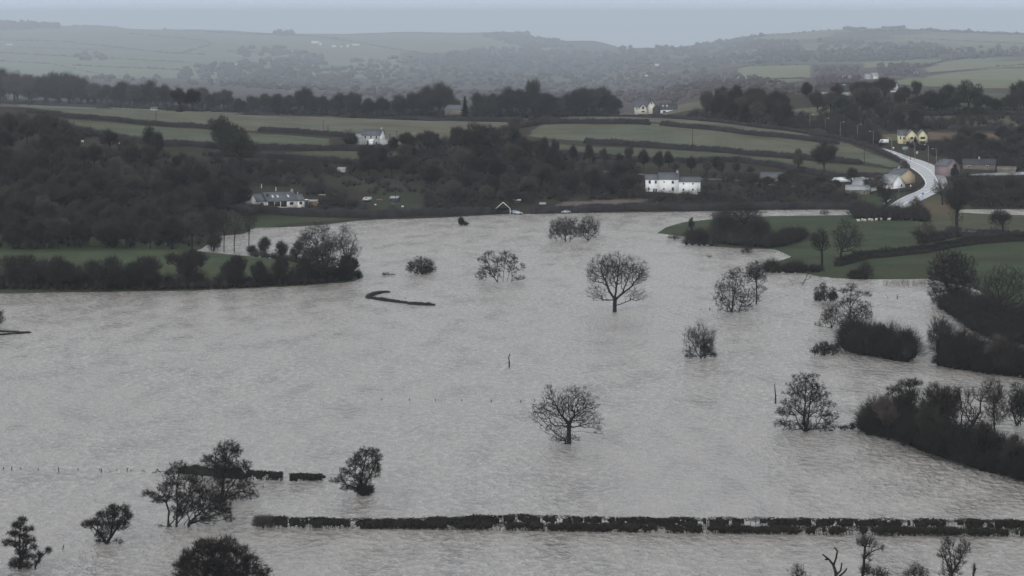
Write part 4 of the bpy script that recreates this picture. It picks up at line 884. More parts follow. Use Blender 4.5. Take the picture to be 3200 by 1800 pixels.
# sheep
proto = None
def sheep(px_, py_, yaw, label, group):
    global proto
    p = at(px_, py_)
    if proto is None:
        r = empty('sheep', p, yaw, label, 'sheep', group)
        k = MB(); k.ell((0, 0, 0.62), (0.58, 0.3, 0.33), 10, 6); k.ell((-0.52, 0, 0.82), (0.2, 0.15, 0.2), 8, 5)
        for x in (-0.35, 0.38):
            for y in (-0.14, 0.14): k.tube([(x, y, 0.5), (x - 0.02, y, 0.25), (x, y, 0.0)], [0.09, 0.05, 0.045], 5)
        k.build('body', M['wool'], r, smooth=True)
        k = MB(); k.ell((-0.74, 0, 0.86), (0.17, 0.09, 0.1), 8, 5); k.ell((-0.62, 0.13, 0.95), (0.04, 0.09, 0.03), 6, 4); k.ell((-0.62, -0.13, 0.95), (0.04, 0.09, 0.03), 6, 4); k.build('head', M['sheep_face'], r, smooth=True)
        proto = r; return r
    return dup(proto, p, yaw, (1, 1, 1), label, group)
G2 = 'sheep grazing on the right hand meadow'
for n_, (x, y) in enumerate(((2683, 694), (2694, 691), (2703, 693), (2716, 691), (2725, 692), (2738, 691), (2754, 689), (2778, 690), (2800, 688))):
    sheep(x, y, (n_ * 1.7) % 3.1, 'white sheep leftmost of the grazing row' if n_ == 0 else ('white sheep rightmost of the grazing row' if n_ == 8 else 'white sheep within the grazing row below the bushes'), G2).scale = (1.25, 1.25, 1.25)
G3 = 'sheep on the slope above the left wood'
for n_, (x, y) in enumerate(((258, 446), (350, 449), (372, 451), (386, 459), (476, 465), (483, 465))):
    sheep(x, y, n_ * 0.9, 'tiny white sheep on the slope above the left wood', G3).scale = (1.2, 1.2, 1.2)
def bird(p, span, label, yaw=0.3, sit=False):
    r = empty('bird', p, yaw, label, 'bird'); k = MB(); k.ell((0, 0, 0.12), (0.26, 0.09, 0.1)); k.ell((-0.25, 0, 0.2 if sit else 0.14), (0.08, 0.06, 0.07)); k.tube([(0.2, 0, 0.12), (0.42, 0, 0.08)], [0.05, 0.03], 4)
    if sit: k.tube([(0, 0.03, 0.05), (0, 0.03, -0.1)], [0.015, 0.015], 4)
    k.build('body', M['feather'], r)
    if not sit:
        for sg in (-1, 1):
            k = MB(); k.add([(-0.12, sg * 0.05, 0.15), (0.12, sg * 0.05, 0.15), (0.05, sg * span * 0.5, 0.32), (-0.1, sg * span * 0.28, 0.34), (-0.12, sg * 0.05, 0.18), (0.12, sg * 0.05, 0.18), (0.05, sg * span * 0.5, 0.34), (-0.1, sg * span * 0.28, 0.37)],
                  [(0, 1, 2, 3), (7, 6, 5, 4), (0, 4, 5, 1), (1, 5, 6, 2), (2, 6, 7, 3), (3, 7, 4, 0)]); k.build('wing', M['feather'], r)
bird(Vector(((2788 - 1600) / F * 1180, 1180, H - (778 - YH) / F * 1180)), 1.3, 'dark bird flying low over the right hand meadow', 1.2)
bird(at(1266, 943) + Vector((0, 0, 1.0)), 1.0, 'dark bird perched on the curved sunken hedge', 0.2, True)
bird(at(1367, 789) + Vector((0, 0, 0.1)), 1.0, 'dark waterbird alone on the open flood', 2.0, True)
bird(at(2634, 672) + Vector((0, 0, 0.2)), 1.0, 'dark bird standing at the crest of the meadow', 2.0, True)
# ------------------------------------------------------------------ trees standing in the flood
BARE = dict(tl=(0.6, 1.6), tw=0.014, twigs=6, n=520, nm=1.9, up=0.3, spread=0.5, shell=0.45)
ALD = dict(tl=(0.3, 0.85), twigs=10, n=480, nm=1.7, up=0.15, spread=0.95, shell=0.5, tw=0.017)
BUSH = dict(tl=(0.4, 1.0), twigs=9, nm=1.5, n=420, up=0.4, spread=0.8, rt=0.22)
def H_(name, label, bx, by, stems, lobes, seed, base, **kw):
    k = dict(base); k.update(kw); return hero(name, label, bx, by, stems, lobes, seed, **k)
H_('oak_tree', 'lone round crowned bare tree on a thick trunk, standing in open flood right of centre', 1921, 975,
   [[(1921, 975), (1921, 955), (1922, 936)], [(1922, 936), (1905, 912, 0.5), (1893, 880, 1), (1880, 850, 1)], [(1922, 936), (1925, 900, -1), (1930, 860, -1.4), (1934, 825, -1)],
    [(1922, 936), (1945, 917), (1975, 895, 1), (1998, 865, 1)], [(1922, 936), (1895, 940, 1), (1868, 932, 1.5)], [(1945, 917), (1962, 870, -1.5), (1968, 835, -2)]],
   [(1878, 842, 42, 36), (1925, 828, 52, 30), (1985, 848, 42, 38), (1930, 855, 55, 36), (1866, 918, 38, 20, 0.8), (1985, 920, 32, 18, 0.8), (1850, 860, 20, 22), (2005, 860, 20, 26)], 1, BARE, rt=0.62, n=800, tl=(0.7, 1.7))
H_('ash_tree', 'wide bare tree leaning left with drooping low branches, lower centre of the flood', 1765, 1387,
   [[(1765, 1387), (1772, 1360), (1778, 1325), (1784, 1290)], [(1784, 1290), (1788, 1255, 0.5), (1795, 1225, 0.5)], [(1778, 1325), (1750, 1290, -1), (1728, 1245, -1), (1716, 1212, -1)],
    [(1768, 1375), (1740, 1360, 0.5), (1705, 1325, 1), (1675, 1290, 1)], [(1778, 1330), (1805, 1310, 1), (1850, 1300, 1)], [(1775, 1350), (1815, 1345, -1), (1860, 1352, -1), (1880, 1355, -1)], [(1784, 1290), (1820, 1275), (1860, 1265)]],
   [(1716, 1225, 20, 22), (1735, 1262, 45, 34), (1800, 1238, 45, 26), (1840, 1265, 35, 28), (1785, 1280, 50, 34), (1690, 1290, 36, 28), (1835, 1310, 50, 24), (1870, 1330, 22, 26, 0.5), (1740, 1330, 48, 26), (1766, 1373, 45, 14, 1.6)], 2, BARE, rt=0.5, n=850, tl=(0.3, 0.9), up=0.15)
H_('alder_tree', 'broad conical twin stemmed alder beside a tall broken pole in the flood', 2518, 1348,
   [[(2514, 1348), (2513, 1300), (2516, 1240), (2518, 1185)], [(2524, 1346), (2528, 1300, 1), (2536, 1240, 1), (2542, 1190, 1)], [(2514, 1330), (2470, 1315), (2435, 1325)], [(2514, 1300), (2470, 1270), (2445, 1275)], [(2528, 1310, 1), (2570, 1300), (2600, 1295)], [(2518, 1270), (2565, 1245), (2580, 1230)]],
   [(2520, 1182, 42, 16), (2495, 1205, 40, 15), (2545, 1210, 42, 14), (2480, 1230, 34, 12), (2560, 1235, 36, 14), (2520, 1240, 45, 18), (2470, 1262, 34, 12), (2575, 1262, 36, 13), (2520, 1285, 55, 16), (2455, 1288, 35, 13), (2590, 1295, 34, 14), (2450, 1325, 34, 12), (2510, 1322, 50, 14), (2590, 1325, 30, 12), (2560, 1338, 60, 8, 1.3), (2480, 1343, 40, 5)], 3, ALD, n=900, rt=0.42)
H_('alder_tree', 'wide dark alder of the twin pair right of the lone round tree', 2286, 975,
   [[(2286, 975), (2292, 930), (2300, 880), (2305, 852)], [(2286, 970), (2262, 935, 1), (2250, 900, 1)], [(2310, 972), (2322, 930, -1), (2345, 900, -1)]],
   [(2302, 852, 26, 16), (2280, 868, 30, 16), (2315, 885, 30, 18), (2260, 895, 30, 18), (2290, 905, 40, 18), (2248, 925, 26, 16), (2300, 930, 38, 18), (2340, 925, 34, 20), (2270, 952, 36, 16), (2325, 955, 30, 14), (2290, 970, 48, 6)], 4, ALD, n=760, rt=0.36)
H_('alder_tree', 'taller slender alder with dense round top behind the right side of the twin pair', 2363, 951,
   [[(2363, 951), (2364, 900), (2365, 860), (2365, 838)]],
   [(2364, 845, 32, 24, 2.2), (2350, 862, 26, 16, 1.5), (2385, 872, 18, 10), (2366, 895, 22, 12, 0.5), (2385, 905, 20, 10, 0.6), (2368, 930, 20, 12, 0.5)], 5, ALD, n=520, rt=0.24, tl=(0.3, 0.8))
H_('alder_clump', 'row of five slim bare stems rising together from mid flood', 1555, 881,
   [[(1536, 881), (1531, 850), (1524, 820), (1526, 792)], [(1556, 881), (1557, 850, .5), (1555, 820, .5), (1553, 808, .5)], [(1572, 881), (1574, 850, -.5), (1578, 815, 0), (1580, 790, 0)], [(1584, 880), (1592, 850), (1602, 825), (1608, 802)], [(1596, 881), (1604, 862), (1622, 845), (1636, 828)], [(1548, 881), (1545, 860), (1535, 830)], [(1600, 878), (1630, 873)]],
   [(1526, 794, 20, 10), (1515, 812, 22, 9), (1520, 840, 24, 16), (1505, 862, 18, 16), (1553, 815, 18, 12), (1578, 792, 22, 10), (1580, 818, 20, 14), (1605, 812, 14, 14), (1600, 840, 18, 12), (1632, 835, 12, 12, .5), (1620, 868, 22, 8, .8), (1550, 850, 22, 18)], 6, ALD, n=520, rt=0.24, tw=0.024)
H_('willow_bush', 'wide bare willow thicket with many arching stems, upper centre of the flood', 1768, 754,
   [[(1755, 754), (1745, 730), (1735, 705)], [(1765, 754), (1770, 725), (1775, 700)], [(1778, 754), (1800, 735), (1815, 715)], [(1770, 754), (1760, 720, 1), (1755, 700, 1)], [(1740, 754), (1728, 735), (1720, 720)]],
   [(1762, 712, 42, 24, 2), (1790, 705, 34, 18), (1738, 722, 22, 22), (1770, 728, 46, 18), (1725, 738, 12, 12), (1800, 725, 20, 16)], 7, BUSH, n=480, tl=(0.8, 1.8), twigs=8, tw=0.02, rt=0.3, up=0.6)
H_('willow_tree', 'rounder bare willow joined to the right side of the willow thicket', 1838, 752,
   [[(1838, 752), (1838, 725), (1840, 700)], [(1840, 752), (1855, 730), (1862, 710)], [(1836, 752), (1822, 730), (1812, 712)]],
   [(1840, 705, 26, 22, 1.4), (1822, 715, 20, 20), (1858, 715, 18, 24), (1838, 728, 34, 18)], 8, BUSH, n=360, tl=(0.7, 1.6), tw=0.018, rt=0.3, up=0.6, twigs=7)
H_('round_bush', 'low dense round bush alone in the flood left of the slim stems', 1318, 857,
   [[(1318, 857), (1316, 840)], [(1325, 857), (1340, 838)], [(1310, 857), (1295, 838)]],
   [(1315, 830, 34, 22, 1.5), (1340, 835, 22, 20), (1288, 838, 20, 16), (1318, 845, 42, 10)], 9, BUSH, n=420, tl=(0.5, 1.3), twigs=9, tw=0.02, ivyp=[(1332, 844, 22, 13, 420)])
H_('small_bush', 'small dark bush with a taller left shoot near the far shore', 1442, 704,
   [[(1442, 704), (1441, 690)], [(1452, 704), (1456, 698)]], [(1441, 691, 8, 9, 2), (1454, 699, 10, 4)], 10, BUSH, n=160, tl=(0.3, 0.8), twigs=16, tw=0.04, ivyp=[(1442, 695, 6, 8, 160), (1454, 700, 9, 3, 120)])
H_('willow_bush', 'bush with dark base and tall upright twigs, right of centre in the flood', 2190, 1119,
   [[(2190, 1119), (2192, 1085), (2196, 1060)], [(2185, 1119), (2170, 1085), (2155, 1055)], [(2200, 1119), (2215, 1085), (2222, 1060)]],
   [(2200, 1085, 30, 26, 1.4), (2190, 1048, 24, 28), (2155, 1060, 20, 30, .7), (2222, 1060, 16, 24, .7), (2160, 1102, 24, 10), (2220, 1104, 20, 10)], 11, BUSH, n=330, tl=(0.9, 2.0), up=0.9, rt=0.2, twigs=6, tw=0.018, ivyp=[(2203, 1095, 15, 20, 260), (2160, 1112, 20, 5, 120), (2228, 1110, 12, 7, 100)])
H_('alder_tree', 'lone alder with bushy dark foot, left of centre in the lower flood', 1132, 1548,
   [[(1132, 1548), (1130, 1510), (1134, 1470), (1145, 1425)], [(1134, 1520), (1165, 1470), (1180, 1430)], [(1130, 1520), (1090, 1500), (1060, 1505)], [(1131, 1500), (1095, 1470), (1085, 1440)]],
   [(1152, 1412, 30, 16), (1125, 1425, 22, 14), (1178, 1430, 20, 18), (1110, 1448, 26, 16), (1155, 1455, 34, 18), (1085, 1475, 28, 14), (1180, 1475, 14, 16), (1130, 1490, 34, 18), (1060, 1500, 28, 11), (1095, 1520, 34, 12), (1135, 1530, 34, 16, 1.6)], 12, ALD, n=680, rt=0.32, ivyp=[(1140, 1532, 26, 16, 500)])
H_('alder_tree', 'tall alder at the back of the left hand clump, rising over the broken hedge', 694, 1570,
   [[(694, 1570), (697, 1520), (700, 1460), (712, 1400)], [(700, 1568), (712, 1530), (735, 1500)], [(696, 1500), (670, 1450), (650, 1440)], [(698, 1470), (740, 1440), (765, 1455)], [(700, 1565), (740, 1540), (780, 1530)]],
   [(715, 1392, 30, 15), (690, 1410, 24, 14), (735, 1412, 20, 16), (655, 1435, 28, 12), (705, 1440, 34, 18), (760, 1455, 30, 14), (680, 1460, 40, 16), (725, 1475, 34, 18), (690, 1510, 40, 20), (760, 1520, 34, 16), (785, 1545, 24, 14), (730, 1550, 40, 18), (690, 1550, 30, 16)], 13, ALD, n=850, rt=0.38)
H_('alder_clump', 'large many stemmed alder clump leaning over the water at lower left', 526, 1645,
   [[(526, 1645), (527, 1600), (520, 1570), (505, 1550)], [(552, 1638), (555, 1590), (552, 1530), (560, 1470)], [(560, 1638), (575, 1600, 1), (590, 1550, 1), (598, 1510, 1)], [(575, 1638), (605, 1600, 2), (625, 1560, 2), (640, 1520, 2)], [(590, 1636), (630, 1600, 1), (665, 1570, 1), (680, 1545, 1)], [(600, 1636), (650, 1615), (700, 1600), (722, 1590)], [(520, 1570), (480, 1545), (455, 1545)], [(528, 1640), (545, 1625), (556, 1615)]],
   [(560, 1462, 34, 16), (535, 1480, 24, 14), (600, 1495, 40, 20), (545, 1510, 40, 16), (510, 1525, 26, 12), (462, 1545, 22, 10), (500, 1555, 30, 14), (560, 1550, 44, 20), (625, 1530, 40, 22), (660, 1560, 36, 24), (600, 1580, 44, 22), (650, 1600, 46, 18), (700, 1600, 26, 18), (690, 1575, 34, 20), (640, 1625, 50, 10, .8), (710, 1620, 20, 12, .8), (560, 1600, 30, 20)], 14, ALD, n=1150, rt=0.4)
H_('hawthorn_tree', 'gnarled tree with crooked stems between the lone conifer shaped tree and the large clump', 333, 1699,
   [[(333, 1699), (345, 1680), (362, 1655)], [(362, 1655), (385, 1620), (400, 1600)], [(345, 1680), (350, 1640), (352, 1600)], [(333, 1697), (310, 1665), (285, 1640), (270, 1625)], [(360, 1660), (385, 1655), (405, 1640)], [(340, 1698), (370, 1700), (384, 1690)]],
   [(358, 1588, 24, 12), (388, 1592, 18, 12), (395, 1618, 18, 18), (345, 1612, 26, 14), (315, 1608, 16, 10), (300, 1632, 26, 12), (275, 1638, 20, 10), (340, 1640, 34, 16), (375, 1640, 24, 16), (320, 1668, 26, 12), (318, 1692, 22, 7, 1.2), (370, 1692, 16, 7, .8)], 15, ALD, n=560, rt=0.32)
H_('alder_tree', 'layered conifer shaped alder at the far lower left', 61, 1778,
   [[(61, 1778), (62, 1740), (63, 1690), (66, 1628)], [(64, 1760), (78, 1720), (88, 1690)]],
   [(70, 1626, 16, 9), (55, 1640, 22, 7), (85, 1655, 24, 7), (45, 1668, 26, 7), (70, 1675, 26, 9), (28, 1695, 20, 8), (90, 1690, 24, 8), (60, 1700, 30, 9), (105, 1710, 16, 7), (70, 1725, 26, 9), (85, 1742, 26, 10), (50, 1755, 22, 10), (75, 1765, 34, 10, 1.2), (40, 1768, 14, 8)], 16, ALD, n=520, rt=0.26)
H_('sapling', 'thin leaning sapling just right of the conifer shaped alder', 109, 1776,
   [[(109, 1776), (118, 1755), (130, 1738), (148, 1722)], [(130, 1738), (125, 1728), (122, 1722)]], [(150, 1720, 9, 6), (125, 1735, 10, 8), (118, 1755, 8, 6)], 17, ALD, n=70, rt=0.14)
H_('alder_tree', 'big dense round crown cut off by the bottom edge at lower left', 690, 1885,
   [[(690, 1885), (690, 1840), (685, 1780), (690, 1720)], [(700, 1880), (740, 1820, 1), (770, 1770, 1)], [(680, 1880), (640, 1820, -1), (610, 1780, -1)], [(690, 1860), (720, 1790, 2), (730, 1730, 2)]],
   [(690, 1700, 50, 22), (640, 1712, 44, 22), (735, 1722, 40, 22), (600, 1740, 36, 22), (680, 1745, 66, 28), (770, 1755, 40, 24), (580, 1770, 38, 20), (640, 1785, 60, 26), (720, 1785, 60, 28), (800, 1790, 42, 22), (570, 1810, 36, 22), (830, 1815, 30, 16), (680, 1830, 90, 30)], 18, ALD, n=1300, rt=0.5, twigs=12, tl=(0.4, 1.0), tw=0.020)
# snags and poles
def snag(name, label, px_, py_, lines, r0=0.16, m_='bark'):
    p = at(px_, py_); s_ = F / p.y; k = MB()
    for j_, ln in enumerate(lines):
        pts = [((a - px_) / s_, 0.15 * j_, (py_ - b_) / s_) for a, b_ in ln]; pts[0] = (pts[0][0], pts[0][1], pts[0][2] - (0.5 if j_ == 0 else 0))
        rs = np.linspace(r0 if j_ == 0 else r0 * 0.55, r0 * (0.35 if j_ else 0.4), len(pts)); k.tube(pts, rs, 6)
    return tag(k.build(name, M[m_], None, p), label, 'dead tree')
snag('dead_tree', 'tall broken dead pole standing left of the conical alder', 2423, 1261, [[(2423, 1261), (2424, 1240), (2422, 1220), (2421, 1199)], [(2423, 1240), (2426, 1234)]], 0.22)
snag('dead_tree', 'small crooked dead stem alone in the middle of the flood', 1591, 1148, [[(1591, 1148), (1592, 1130), (1589, 1118), (1593, 1108), (1595, 1104)], [(1591, 1136), (1586, 1132)], [(1591, 1122), (1588, 1116)]], 0.2)
snag('dead_tree', 'fallen bare branch forking out of the water by the meadow edge', 2510, 890, [[(2505, 890), (2515, 876), (2522, 862), (2528, 856)], [(2515, 876), (2528, 872), (2540, 858)], [(2522, 864), (2521, 855)], [(2510, 886), (2500, 882)], [(2530, 868), (2534, 856)]], 0.16)
snag('drift_branch', 'thin slanting branch tip left of the fallen forked branch', 2478, 889, [[(2481, 890), (2473, 881), (2464, 871)], [(2473, 881), (2466, 880)]], 0.08)
snag('dead_tree', 'short two pronged stump in the right hand water', 2804, 934, [[(2804, 934), (2804, 926), (2803, 920)], [(2804, 930), (2807, 927)]], 0.15)
snag('drift_branch', 'thin slanting stick left of the two pronged stump', 2776, 933, [[(2777, 933), (2771, 925), (2766, 918)]], 0.07)
snag('dead_tree', 'bare forked dead tree cut by the bottom edge right of centre', 2610, 1830, [[(2612, 1830), (2612, 1790), (2604, 1765), (2590, 1748), (2570, 1732)], [(2604, 1770), (2613, 1745), (2617, 1722), (2607, 1711)], [(2590, 1748), (2578, 1750)], [(2612, 1800), (2628, 1785), (2632, 1760)], [(2615, 1810), (2640, 1790), (2648, 1778)]], 0.32)
snag('drift_log', 'floating dead branch at the foot of the large alder clump', 495, 1644, [[(482, 1643), (500, 1642), (520, 1645)], [(492, 1642), (496, 1638)], [(500, 1642), (506, 1638)]], 0.12)
H_('birch_tree', 'tall thin bare tree at the bottom edge, nearest the double hedge', 2697, 1840,
   [[(2697, 1840), (2696, 1790), (2700, 1745), (2704, 1710), (2708, 1690)], [(2700, 1745), (2725, 1725), (2750, 1715)], [(2696, 1800), (2712, 1770), (2716, 1750)], [(2704, 1710), (2690, 1695)]],
   [(2706, 1690, 20, 14), (2690, 1695, 12, 10), (2730, 1700, 16, 12, .5), (2755, 1715, 14, 8, .6), (2710, 1740, 16, 16, .5), (2705, 1780, 18, 16)], 30, BARE, n=190, rt=0.26, tl=(0.3, 0.8), tw=0.016)
H_('birch_tree', 'upright bare tree with fine twigs at the bottom right', 2975, 1850,
   [[(2975, 1850), (2975, 1790), (2970, 1740), (2965, 1700)], [(2975, 1800), (2995, 1760), (3015, 1720)], [(2974, 1790), (2955, 1750), (2945, 1715)]],
   [(2962, 1702, 20, 22), (3010, 1712, 24, 22), (2950, 1735, 20, 22), (2990, 1750, 32, 26), (2970, 1790, 34, 24)], 31, BARE, n=240, rt=0.26, tl=(0.4, 0.9), up=0.6, tw=0.016)
for a in (('thorn_bush', 'small sparse bush top at the bottom edge left of the forked dead tree', 2492, 1840, [(2490, 1785, 28, 18), (2505, 1800, 26, 16)], 32, 120), ('thorn_bush', 'dark spiky bush top at the bottom edge between the two thin trees', 2862, 1850, [(2858, 1780, 26, 18), (2880, 1795, 30, 16), (2835, 1795, 20, 10)], 33, 230),
          ('thorn_bush', 'bushy growth around the foot of the tall thin tree at the bottom edge', 2735, 1850, [(2745, 1790, 32, 14), (2760, 1805, 26, 14)], 34, 200), ('sapling', 'single thin twig at the bottom edge far right', 3043, 1850, [(3045, 1775, 6, 18)], 35, 20)):
    H_(a[0], a[1], a[2], a[3], [[(a[2], a[3]), (a[2], a[3] - 40)]], a[4], a[5], ALD, n=int(a[6] * 0.6), rt=0.16, twigs=6, tw=0.013)
# trees of the right hand dark hedge, lower right
H_('alder_tree', 'flat topped alder rising behind the start of the great dark hedge', 2845, 1335,
   [[(2845, 1335), (2848, 1290), (2850, 1250), (2858, 1215)], [(2846, 1280), (2815, 1250), (2790, 1240)], [(2820, 1330), (2818, 1280), (2815, 1230)]],
   [(2860, 1198, 26, 12), (2830, 1200, 30, 12), (2795, 1218, 26, 12), (2840, 1222, 36, 14), (2775, 1234, 14, 6), (2820, 1245, 34, 14), (2858, 1240, 18, 16), (2835, 1270, 30, 18)], 20, ALD, n=520, rt=0.3)
H_('willow_bush', 'hazy upright willow behind the great dark hedge', 2935, 1375, [[(2935, 1375), (2930, 1310), (2925, 1260)], [(2945, 1370), (2960, 1310), (2975, 1260)]],
   [(2925, 1255, 40, 38), (2965, 1260, 34, 36), (2900, 1280, 30, 26), (2945, 1300, 50, 36)], 21, BUSH, n=620, tl=(0.8, 1.9), up=0.8, tw=0.022)
H_('oak_tree', 'gnarled twisted bare oak growing through the great dark hedge', 3022, 1400,
   [[(3022, 1400), (3020, 1340), (3018, 1290), (3022, 1265)], [(3020, 1300), (3000, 1260), (2998, 1230), (2985, 1215)], [(3022, 1265), (3045, 1245), (3070, 1225)], [(3020, 1345), (2995, 1355), (2968, 1320), (2950, 1285)], [(3022, 1270), (3035, 1235), (3030, 1222)], [(3020, 1345), (3045, 1320), (3060, 1290)], [(2985, 1215), (2995, 1206), (3004, 1212)]],
   [(2992, 1218, 18, 14, .7), (3035, 1228, 22, 14, .7), (3070, 1235, 26, 18, .8), (3010, 1270, 34, 24, .8), (2965, 1300, 22, 24, .6), (3050, 1300, 30, 26), (3000, 1340, 30, 20)], 22, BARE, n=420, rt=0.5, tl=(0.3, 0.9), up=0.1)
H_('willow_bush', 'sparse pale willow behind the twisted oak', 3108, 1385, [[(3108, 1385), (3106, 1310), (3104, 1240)], [(3108, 1350), (3120, 1280)]],
   [(3102, 1225, 34, 34, .8), (3110, 1280, 34, 40), (3125, 1240, 22, 30, .7)], 23, BARE, n=360, tl=(0.6, 1.4), rt=0.2)
H_('thorn_tree', 'dark rounded thorn tree standing in water at the right edge behind the hedge', 3178, 1330, [[(3165, 1325), (3165, 1290), (3160, 1260)], [(3190, 1330), (3190, 1290), (3195, 1250)], [(3178, 1328), (3150, 1300)]],
   [(3180, 1240, 30, 36, 1.4), (3215, 1245, 34, 44), (3160, 1275, 26, 24), (3140, 1300, 12, 10, .6), (3200, 1290, 36, 26)], 24, ALD, n=560, rt=0.3, ivyp=[(3195, 1260, 30, 40, 900)])
# middle right group
H_('alder_tree', 'spreading bare alder above the middle right thicket', 2657, 1040,
   [[(2657, 1040), (2656, 990), (2657, 940), (2660, 900)], [(2657, 960), (2680, 930), (2710, 915)], [(2656, 1000), (2690, 975), (2715, 965)], [(2657, 950), (2635, 915), (2620, 905)]],
   [(2660, 896, 18, 10), (2640, 908, 22, 8), (2675, 915, 22, 10), (2708, 918, 16, 8), (2660, 940, 34, 14), (2630, 950, 22, 12), (2700, 960, 26, 16), (2665, 975, 36, 18), (2710, 985, 22, 14), (2660, 1010, 40, 20)], 40, ALD, n=620, rt=0.3, tl=(0.3, 0.8))
H_('willow_bush', 'pale feathery bush left of the spreading alder', 2598, 1025, [[(2598, 1025), (2596, 990), (2592, 960)], [(2605, 1025), (2612, 985)]],
   [(2595, 970, 26, 22), (2605, 995, 32, 24), (2580, 1000, 18, 18), (2560, 1020, 20, 8, 1.2)], 41, BARE, n=300, rt=0.18, tl=(0.5, 1.2), up=0.7)
H_('thorn_bush', 'dark double topped bush standing in the right hand flood', 2580, 941, [[(2570, 941), (2572, 915), (2574, 895)], [(2595, 941), (2603, 915)]],
   [(2573, 900, 12, 16), (2555, 915, 16, 14), (2575, 925, 28, 14), (2602, 915, 16, 16), (2605, 930, 18, 10), (2560, 935, 20, 6)], 42, ALD, n=380, rt=0.2, ivyp=[(2602, 925, 16, 13, 300), (2560, 928, 16, 11, 260)])
H_('thorn_bush', 'low tangled bush at the left foot of the middle right thicket', 2575, 1110, [[(2575, 1110), (2573, 1090)], [(2600, 1110), (2603, 1090)], [(2545, 1108), (2550, 1095)]],
   [(2573, 1085, 28, 14), (2545, 1098, 16, 8), (2605, 1095, 24, 14)], 43, BUSH, n=300, tl=(0.3, 0.8), ivyp=[(2575, 1097, 24, 10, 300)])
H_('willow_tree', 'thin feathery bare tree behind the right part of the thicket', 2940, 1100, [[(2940, 1100), (2938, 1050), (2935, 1010)], [(2940, 1070), (2955, 1030)]],
   [(2935, 1015, 26, 24), (2950, 1040, 28, 28), (2920, 1045, 22, 26)], 44, BARE, n=340, rt=0.2, up=0.7)
H_('oak_tree', 'very large dense bare tree on the right where meadow meets water', 2965, 955,
   [[(2975, 955), (2975, 900), (2972, 860)], [(2975, 910), (2945, 870), (2930, 840)], [(2975, 900), (3010, 860), (3025, 830)]],
   [(2970, 815, 50, 28), (2935, 840, 36, 30), (3010, 835, 44, 32), (2970, 860, 66, 34), (2925, 890, 30, 34), (3030, 880, 34, 34), (2965, 910, 60, 30), (3015, 930, 40, 26), (2930, 930, 26, 20)], 45, BARE, n=950, rt=0.5, twigs=15, tm='twig', ivyp=[(2990, 890, 40, 55, 1300)])
H_('oak_tree', 'wide bare oak with open branches at the right edge', 3135, 1030,
   [[(3135, 1030), (3133, 980), (3130, 940)], [(3131, 960), (3100, 930), (3080, 905)], [(3133, 950), (3160, 915), (3185, 890)], [(3130, 940), (3128, 900), (3135, 865)], [(3134, 990), (3095, 970), (3070, 975)], [(3134, 985), (3170, 965), (3200, 960)]],
   [(3135, 860, 44, 28), (3090, 885, 34, 28), (3185, 875, 44, 32), (3130, 900, 55, 32), (3075, 930, 30, 26), (3190, 925, 40, 34), (3120, 950, 50, 26), (3070, 970, 30, 16), (3180, 980, 40, 20)], 46, BARE, n=900, rt=0.5, tl=(0.4, 1.2))
